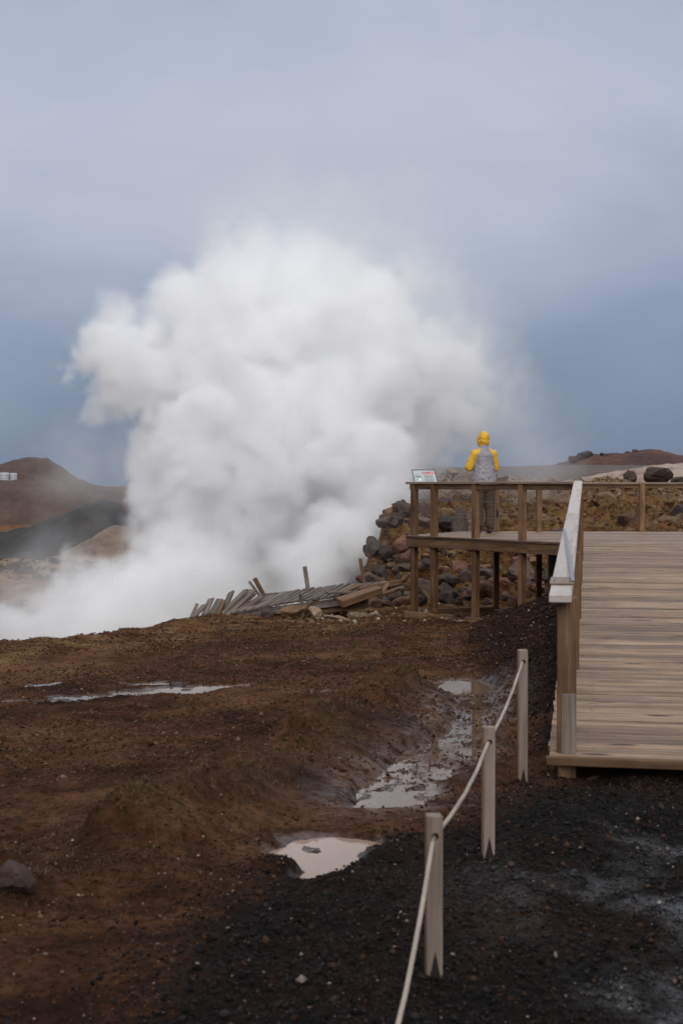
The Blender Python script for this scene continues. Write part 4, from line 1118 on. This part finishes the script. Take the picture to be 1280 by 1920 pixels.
# ------------------------------------------------------------------ person
_b = bmesh.new(); bmesh.ops.create_icosphere(_b, subdivisions=2, radius=1)
BALL_V = np.array([v.co[:] for v in _b.verts]); BALL_F = np.array([[v.index for v in f.verts] for f in _b.faces]); _b.free()
def remesh(name, segs, voxel, smooth=4):
    """segs: (p0, r0, p1, r1, (sx, sy, sz)); swept ellipsoids fused into one skin."""
    VV = []; FF = []
    for sgm in segs:
        p0, r0, p1, r1 = sgm[:4]; sq = np.array(sgm[4] if len(sgm) > 4 else (1, 1, 1))
        p0 = np.array(p0); p1 = np.array(p1)
        n = max(2, int(np.linalg.norm(p1 - p0) / (0.3 * min(r0, r1) * min(sq))) + 1)
        for i in range(n):
            t = i / (n - 1)
            FF.append(BALL_F + len(VV) * len(BALL_V)); VV.append(BALL_V * sq * (r0 + (r1 - r0) * t) + p0 + (p1 - p0) * t)
    me = mesh_np(name, np.concatenate(VV), np.concatenate(FF))
    o = bpy.data.objects.new(name, me); COL.objects.link(o)
    md = o.modifiers.new('r', 'REMESH'); md.mode = 'VOXEL'; md.voxel_size = voxel; md.use_smooth_shade = True
    if smooth:
        s_ = o.modifiers.new('s', 'SMOOTH'); s_.factor = 0.5; s_.iterations = smooth
    dg = bpy.context.evaluated_depsgraph_get(); dg.update()
    out_ = bpy.data.meshes.new_from_object(o.evaluated_get(dg))
    bpy.data.objects.remove(o)
    out_.name = name
    return out_
def cloth(name, col, rough=0.6, fold=1.0):
    m, t, p = new_mat(name); b = NB(t)
    v = b.coords()
    n1 = b.noise(b.mapping(v, (5, 5, 4)), 1.5, 4, 0.6, 1.5); n2 = b.noise(v, 320, 2)
    b.l(b.mix(b.mapr(n1, 0.35, 0.65), tuple(c * 0.92 for c in col), tuple(c * 1.04 for c in col)), p.inputs['Base Color'])
    p.inputs['Roughness'].default_value = rough
    b.l(b.bump(n1, 0.35 * fold, 0.04, b.bump(n2, 0.15, 0.001)), p.inputs['Normal'])
    return m
M['skin'] = plain('skin', (0.55, 0.34, 0.26), 0.5)
M['yellow'] = cloth('yellow_shell_fabric', (0.72, 0.40, 0.02), 0.5)
M['grey'] = cloth('grey_shell_fabric', (0.27, 0.25, 0.27), 0.5)
M['olive'] = cloth('olive_trouser_fabric', (0.062, 0.043, 0.027), 0.85)
M['boot'] = plain('dark_boot_leather', (0.028, 0.020, 0.017), 0.6)
M['hair'] = plain('dark_hair', (0.04, 0.025, 0.018), 0.6)
pp = at(907, 1000, 25.15)
SHL = {-1: Vector((-0.172, 0, 1.405)), 1: Vector((0.165, 0.02, 1.40))}
ELB = {-1: Vector((-0.262, 0.03, 1.165)), 1: Vector((0.222, 0.07, 1.165))}
WR = {-1: Vector((-0.10, 0.27, 1.20)), 1: Vector((0.10, 0.30, 1.20))}
HIP = {-1: Vector((-0.085, 0, 0.9)), 1: Vector((0.095, 0, 0.9))}
KN = {-1: Vector((-0.098, 0.025, 0.48)), 1: Vector((0.105, 0.03, 0.48))}
AN = {-1: Vector((-0.105, -0.01, 0.09)), 1: Vector((0.105, 0.0, 0.09))}
HEAD = Vector((0.0, 0.03, 1.655))
seg = [((0, 0, 0.93), 0.14, (0, 0, 1.1), 0.125, (1.05, 0.75, 1)), ((0, 0, 1.1), 0.125, (0, 0, 1.35), 0.145, (1.1, 0.72, 1)), ((-0.12, 0, 1.40), 0.045, (0, 0, 1.43), 0.05), ((0, 0, 1.43), 0.05, (0.12, 0, 1.40), 0.045),
       ((0, 0.0, 1.42), 0.055, (0, 0.02, 1.58), 0.05), (HEAD + Vector((0, 0, 0.02)), 0.092, HEAD + Vector((0, 0.01, -0.01)), 0.09, (0.85, 1.02, 1.15)), (HEAD + Vector((0, 0.03, -0.06)), 0.06, HEAD + Vector((0, 0.045, -0.085)), 0.045),
       (HEAD + Vector((0, 0.095, 0.02)), 0.010, HEAD + Vector((0, 0.115, -0.02)), 0.016), (HEAD + Vector((-0.02, 0.088, -0.055)), 0.010, HEAD + Vector((0.02, 0.088, -0.055)), 0.010)]
for s_ in (-1, 1):
    seg += [(SHL[s_] + Vector((-0.02 * s_, 0, -0.01)), 0.042, ELB[s_], 0.036), (ELB[s_], 0.036, WR[s_], 0.027), (HIP[s_], 0.088, KN[s_], 0.058), (KN[s_], 0.058, AN[s_] + Vector((0, 0, 0.06)), 0.042), (AN[s_], 0.042, AN[s_] + Vector((0, 0.15, -0.055)), 0.032),
            (HEAD + Vector((0.08 * s_, 0.0, -0.01)), 0.018, HEAD + Vector((0.083 * s_, -0.005, 0.02)), 0.02, (0.5, 1, 1.2))]
    palm = WR[s_] + Vector((-0.035 * s_, 0.045, 0.03))
    seg += [(WR[s_], 0.027, palm, 0.032, (0.8, 1, 1))]
    for f, ln in enumerate((0.042, 0.05, 0.046, 0.036)):
        k0 = palm + Vector((-0.012 * s_, 0.022, 0.030 - 0.021 * f)); k1 = k0 + Vector((-0.010 * s_, ln * 0.7, 0.004)); k2 = k1 + Vector((-0.028 * s_, 0.002, 0))
        seg += [(k0, 0.0095, k1, 0.009), (k1, 0.009, k2, 0.008)]
    seg += [(palm + Vector((0.0, -0.01, 0.028)), 0.011, palm + Vector((-0.02 * s_, 0.02, 0.055)), 0.009)]
body = obj('person', remesh('person', seg, 0.008, 2), None, (pp.x, 25.15, DZ + 0.004), (0, 0, R(8)))
body.data.materials.append(M['skin'])
tag(body, 'person in yellow and grey hooded jacket standing with back turned on the platform', 'person')
# eyes and hair are under the hood
for s_ in (-1, 1):
    bm = bmesh.new(); bmesh.ops.create_uvsphere(bm, u_segments=10, v_segments=7, radius=0.012); me = bpy.data.meshes.new('eye'); bm.to_mesh(me); bm.free(); me.materials.append(M['boot'])
    obj('eye', me, body, HEAD + Vector((0.03 * s_, 0.082, 0.02)))
# jacket
jseg = [((0, 0.005, 0.82), 0.215, (0, 0.005, 0.98), 0.20, (1.06, 0.8, 0.3)), ((0, 0, 0.98), 0.20, (0, 0, 1.15), 0.185, (1.03, 0.78, 0.5)), ((0, 0, 1.12), 0.175, (0, 0, 1.36), 0.178, (1.03, 0.74, 0.7)),
        ((-0.15, 0.0, 1.40), 0.078, (0.0, 0.0, 1.475), 0.082), ((0.0, 0.0, 1.475), 0.082, (0.145, 0.01, 1.395), 0.078), ((0, 0.0, 1.45), 0.082, (0, 0.01, 1.535), 0.074)]
for s_ in (-1, 1):
    jseg += [(SHL[s_], 0.078, ELB[s_], 0.074), (ELB[s_] + Vector((0, 0, -0.005)), 0.072, WR[s_], 0.05)]
jm = remesh('jacket', jseg, 0.009, 5)
co = np.empty(len(jm.vertices) * 3); jm.vertices.foreach_get('co', co); co = co.reshape(-1, 3)
cnm = np.empty(len(jm.vertices) * 3); jm.vertices.foreach_get('normal', cnm); cnm = cnm.reshape(-1, 3)
lowf = np.interp(co[:, 2], [0.8, 0.95, 1.15, 1.3, 1.5], [1.0, 1.3, 1.0, 0.6, 0.4])
fold = 0.6 * lowf * (0.016 * fbm(co[:, 0] * 7 + co[:, 2] * 6, co[:, 2] * 11 - co[:, 0] * 6 + co[:, 1] * 6, 4, 501) + 0.010 * (1 - np.abs(fbm(co[:, 0] * 6 + co[:, 2] * 7, co[:, 2] * 6 - co[:, 0] * 9, 3, 503)) * 3))
co = co + cnm * fold[:, None]
jm.vertices.foreach_set('co', co.ravel())
for mt in (M['grey'], M['yellow']): jm.materials.append(mt)
mi = []
for pl in jm.polygons:
    c_ = pl.center
    if c_.z > 1.5: mi.append(0 if c_.y < 0.02 else 1); continue
    bnd = np.interp(c_.z, [0.8, 1.1, 1.2, 1.3, 1.40, 1.47, 1.52], [0.32, 0.205, 0.185, 0.165, 0.125, 0.088, 0.07])
    arm = abs(c_.x) > bnd or (c_.y > 0.15 and c_.z > 1.05)
    mi.append(1 if arm else 0)
jm.polygons.foreach_set('material_index', mi)
jm.update()
obj('jacket', jm, body)['label'] = 'grey jacket body with yellow raglan sleeves'
# hood: soft shell, open to the front
hs = [(HEAD + Vector((0, -0.005, 0.035)), 0.112, HEAD + Vector((0, 0.0, -0.02)), 0.112, (0.92, 1.08, 1.0)), (HEAD + Vector((-0.012, 0.01, -0.03)), 0.105, HEAD + Vector((-0.005, 0.0, -0.13)), 0.082, (1.0, 1.0, 0.8)),
      (HEAD + Vector((-0.03, 0.075, 0.02)), 0.085, HEAD + Vector((-0.03, 0.075, -0.06)), 0.072)]
hm = remesh('hood', hs, 0.008, 3)
bm = bmesh.new(); bm.from_mesh(hm)
dele = [f for f in bm.faces if (f.calc_center_median() - (HEAD + Vector((-0.03, 0.14, -0.02)))).length < 0.085]
bmesh.ops.delete(bm, geom=dele, context='FACES')
for v in bm.verts:
    d_ = float(fbm(np.array([v.co.x * 11 + v.co.z * 6]), np.array([v.co.z * 26 + v.co.y * 8]), 3, 511)[0])
    v.co += v.normal * 0.012 * d_
bm.to_mesh(hm); bm.free(); hm.materials.append(M['yellow'])
hm.polygons.foreach_set('use_smooth', [True] * len(hm.polygons))
obj('hood', hm, body)['label'] = 'yellow hood pulled up over the head'
tseg = [((0, 0, 0.9), 0.165, (0, 0, 0.80), 0.165, (1.05, 0.8, 0.6))]
for s_ in (-1, 1):
    tseg += [(HIP[s_] + Vector((0, 0, -0.03)), 0.112, KN[s_], 0.092), (KN[s_], 0.092, AN[s_] + Vector((0, 0, 0.07)), 0.086)]
tm = remesh('trousers', tseg, 0.009, 4)
co = np.empty(len(tm.vertices) * 3); tm.vertices.foreach_get('co', co); co = co.reshape(-1, 3); cnm = np.empty(len(co) * 3); tm.vertices.foreach_get('normal', cnm); cnm = cnm.reshape(-1, 3)
co += cnm * (0.016 * fbm(co[:, 0] * 8, co[:, 2] * 15 + co[:, 1] * 7, 4, 521) * np.interp(co[:, 2], [0.1, 0.3, 0.5, 0.9], [1.5, 0.8, 1, 0.4]))[:, None]
tm.vertices.foreach_set('co', co.ravel()); tm.update(); tm.materials.append(M['olive'])
obj('trousers', tm, body)
for s_ in (-1, 1):
    bmz = remesh('boot', [(AN[s_] + Vector((0, 0, 0.09)), 0.062, AN[s_] + Vector((0, 0, -0.02)), 0.056), (AN[s_] + Vector((0, -0.02, -0.045)), 0.048, AN[s_] + Vector((0, 0.16, -0.05)), 0.042, (1, 1, 0.9))], 0.008, 2)
    bmz.materials.append(M['boot']); obj('boot', bmz, body)
# ------------------------------------------------------------------ steam
SY = 38.0
SS = SY / FPX
def steam_material():
    m = bpy.data.materials.new('steam')
    m.use_nodes = True
    t = m.node_tree
    t.nodes.clear()
    o = t.nodes.new('ShaderNodeOutputMaterial')
    v = t.nodes.new('ShaderNodeVolumeScatter')
    v.inputs['Color'].default_value = (1, 1, 1, 1)
    a = t.nodes.new('ShaderNodeAttribute')
    a.attribute_name = 'density'
    t.links.new(a.outputs['Fac'], v.inputs['Density'])
    v.inputs['Anisotropy'].default_value = 0.0
    t.links.new(v.outputs[0], o.inputs['Volume'])
    return m

def build_steam():
    core = [  # px, py, radius px, depth offset m
        (40, 1205, 45, -5), (110, 1195, 62, -4.5), (190, 1165, 72, -4), (280, 1145, 90, -3), (380, 1120, 112, -2), (490, 1095, 118, -1), (590, 1080, 92, 0), (650, 1050, 55, 0.5), (670, 1000, 45, 0.5),
        (320, 1055, 55, 0), (405, 1000, 108, 0), (510, 970, 135, -1), (610, 960, 100, 0), (670, 960, 55, 0.5),
        (350, 890, 62, 0), (440, 850, 122, -1.5), (560, 830, 145, -2), (675, 835, 95, -1.0), (735, 840, 50, 0.5),
        (295, 815, 28, 1), (350, 750, 68, 1), (450, 715, 120, 0), (575, 695, 145, -1), (685, 712, 110, 0), (778, 745, 70, 0.5), (840, 770, 38, 1),
        (228, 655, 50, 0), (182, 680, 30, 0), (230, 715, 34, 0.3), (255, 752, 26, 0.3), (285, 750, 42, 0.5), (300, 800, 45, 0.8), (285, 850, 32, 1.0), (310, 920, 40, 0.5), (285, 700, 48, 0.5), (330, 640, 55, 1), (385, 585, 75, 0.5), (465, 580, 90, 0), (565, 570, 85, -1),
        (655, 590, 76, 0), (735, 605, 66, 0.5), (800, 645, 55, 0.8), (850, 690, 48, 1.2), (890, 700, 28, 1.2),
        (640, 1000, 45, -3.5), (675, 935, 42, -3), (700, 890, 42, -2.5), (640, 1045, 40, -4.5), (600, 1090, 45, -5),
        (425, 505, 38, 0), (500, 520, 46, 0), (580, 530, 42, 0), (700, 540, 42, 0.5), (745, 555, 30, 0.5)]
    thin = [
        (880, 690, 80, 1.5), (900, 780, 90, 2), (960, 840, 75, 2.5), (1010, 870, 45, 2.5), (820, 610, 75, 1), (450, 440, 80, 0.5), (590, 460, 90, 0.5), (720, 490, 85, 1),
        (250, 830, 30, 2), (230, 890, 35, 3), (100, 1040, 50, 3), (50, 1140, 90, -1), (170, 1100, 90, 0), (270, 1010, 40, 1), (20, 1180, 90, -3),
        (715, 1020, 60, -3), (690, 1030, 40, -8.3), (720, 985, 35, -8), (690, 1085, 45, -5), (830, 850, 90, 2), (770, 950, 70, 1), (330, 1150, 60, -7), (430, 1120, 50, -7)]
    veil = [
        (150, 880, 90, 4), (230, 850, 80, 4), (250, 920, 60, 3), (60, 1090, 80, 1),
        (900, 640, 90, 2), (960, 760, 90, 2.5), (1010, 840, 80, 3), (1050, 875, 45, 3),
        (400, 430, 80, 0.5), (520, 390, 100, 0.5), (660, 410, 120, 1), (790, 490, 110, 1), (870, 570, 90, 1.5), (480, 340, 60, 0.5), (740, 370, 90, 1)]
    lo = Vector((-10.0, 28.5, -4.4)); hi = Vector((7.0, 46.0, 11.0))
    vox = 0.1
    ng = bpy.data.node_groups.new('steam_volume', 'GeometryNodeTree')
    ng.interface.new_socket('Geometry', in_out='INPUT', socket_type='NodeSocketGeometry')
    ng.interface.new_socket('Geometry', in_out='OUTPUT', socket_type='NodeSocketGeometry')
    n = ng.nodes.new; l = ng.links.new
    go = n('NodeGroupOutput')
    def math_(op, a, b=None, c=None):
        k = n('ShaderNodeMath'); k.operation = op
        for i, s in enumerate((a, b, c)):
            if s is None: continue
            if isinstance(s, (int, float)): k.inputs[i].default_value = s
            else: l(s, k.inputs[i])
        return k.outputs[0]
    def vmath(op, a, b=None, out=0):
        k = n('ShaderNodeVectorMath'); k.operation = op
        for i, s in enumerate((a, b)):
            if s is None: continue
            if isinstance(s, (tuple, Vector)): k.inputs[i].default_value = s
            elif isinstance(s, (int, float)): k.inputs['Scale'].default_value = s
            else: l(s, k.inputs[i])
        return k.outputs['Value'] if op in ('DISTANCE', 'LENGTH') else k.outputs[0]
    def noise(vec, scale, detail, rough=0.5, out='Fac'):
        k = n('ShaderNodeTexNoise')
        k.inputs['Scale'].default_value = scale; k.inputs['Detail'].default_value = detail; k.inputs['Roughness'].default_value = rough
        l(vec, k.inputs['Vector'])
        return k.outputs[out]
    def smooth(x, a, b):
        k = n('ShaderNodeMapRange'); k.interpolation_type = 'SMOOTHSTEP'
        l(x, k.inputs['Value'])
        for nm, s in (('From Min', a), ('From Max', b)):
            if isinstance(s, (int, float)): k.inputs[nm].default_value = s
            else: l(s, k.inputs[nm])
        return k.outputs['Result']
    pos = n('GeometryNodeInputPosition').outputs[0]
    w1 = vmath('SCALE', vmath('SUBTRACT', noise(pos, 0.55, 2, 0.5, 'Color'), (0.5, 0.5, 0.5)), 1.7)
    wp = vmath('ADD', pos, w1)
    def union(lst, p, k):
        acc = None
        for (px, py, r, dy) in lst:
            c = at(px, py, SY + dy)
            f = math_('SUBTRACT', r * SS * (SY + dy) / SY, vmath('DISTANCE', p, tuple(c)))
            acc = f if acc is None else math_('SMOOTH_MAX', acc, f, k)
        return acc
    fc = union(core, wp, 0.35)
    # cauliflower relief: rounded cells at two sizes plus fine curl
    def cells(vec, s):
        k = n('ShaderNodeTexVoronoi'); k.feature = 'F1'; k.inputs['Scale'].default_value = s
        l(vec, k.inputs['Vector']); return k.outputs['Distance']
    curl = vmath('ADD', wp, vmath('SCALE', vmath('SUBTRACT', noise(pos, 1.6, 2, 0.5, 'Color'), (0.5, 0.5, 0.5)), 0.5))
    relief = math_('ADD', math_('MULTIPLY', math_('SUBTRACT', 0.5, cells(curl, 0.75)), 1.0),
                   math_('MULTIPLY', math_('SUBTRACT', 0.45, cells(curl, 2.0)), 0.55))
    relief = math_('ADD', relief, math_('MULTIPLY', math_('SUBTRACT', noise(curl, 1.3, 5, 0.66), 0.5), 1.15))
    fc = math_('ADD', math_('ADD', fc, 0.45), relief)
    sx = n('ShaderNodeSeparateXYZ'); l(pos, sx.inputs[0])
    # edges soften down wind (towards +x) and near the ground
    width = math_('ADD', 0.28, math_('MULTIPLY', smooth(sx.outputs[0], 0.5, 4.5), 1.1))
    width = math_('ADD', width, math_('MULTIPLY', smooth(sx.outputs[2], 1.5, -1.5), 0.7))
    width = math_('ADD', width, math_('MULTIPLY', smooth(sx.outputs[2], 5.0, 8.5), 1.3))
    lowedge = math_('MULTIPLY', width, -0.35)
    dens = math_('MULTIPLY', smooth(fc, lowedge, width), 2.8)
    ft = union(thin, wp, 0.6)
    ft = math_('ADD', ft, math_('MULTIPLY', math_('SUBTRACT', noise(wp, 0.9, 4, 0.6), 0.5), 2.2))
    tden = math_('MULTIPLY', smooth(ft, -0.7, 1.6), 0.22)
    dens = math_('ADD', dens, tden)
    fv = math_('ADD', union(veil, wp, 0.8), math_('MULTIPLY', math_('SUBTRACT', noise(wp, 0.8, 5, 0.65), 0.5), 3.0))
    dens = math_('ADD', dens, math_('MULTIPLY', smooth(fv, -0.5, 2.0), 0.32))
    vc = n('GeometryNodeVolumeCube')
    l(dens, vc.inputs['Density'])
    vc.inputs['Min'].default_value = lo; vc.inputs['Max'].default_value = hi
    for i, a in enumerate('XYZ'):
        vc.inputs['Resolution ' + a].default_value = int((hi - lo)[i] / vox)
    sm = n('GeometryNodeSetMaterial')
    sm.inputs['Material'].default_value = steam_material()
    l(vc.outputs[0], sm.inputs[0]); l(sm.outputs[0], go.inputs[0])
    me = bpy.data.meshes.new('steam')
    ob = bpy.data.objects.new('steam', me)
    COL.objects.link(ob)
    ob.modifiers.new('steam', 'NODES').node_group = ng
    ob['kind'] = 'stuff'
    ob['label'] = 'thick white steam billowing from the vent behind the broken boardwalk'
    ob['category'] = 'steam'
    return ob
build_steam()
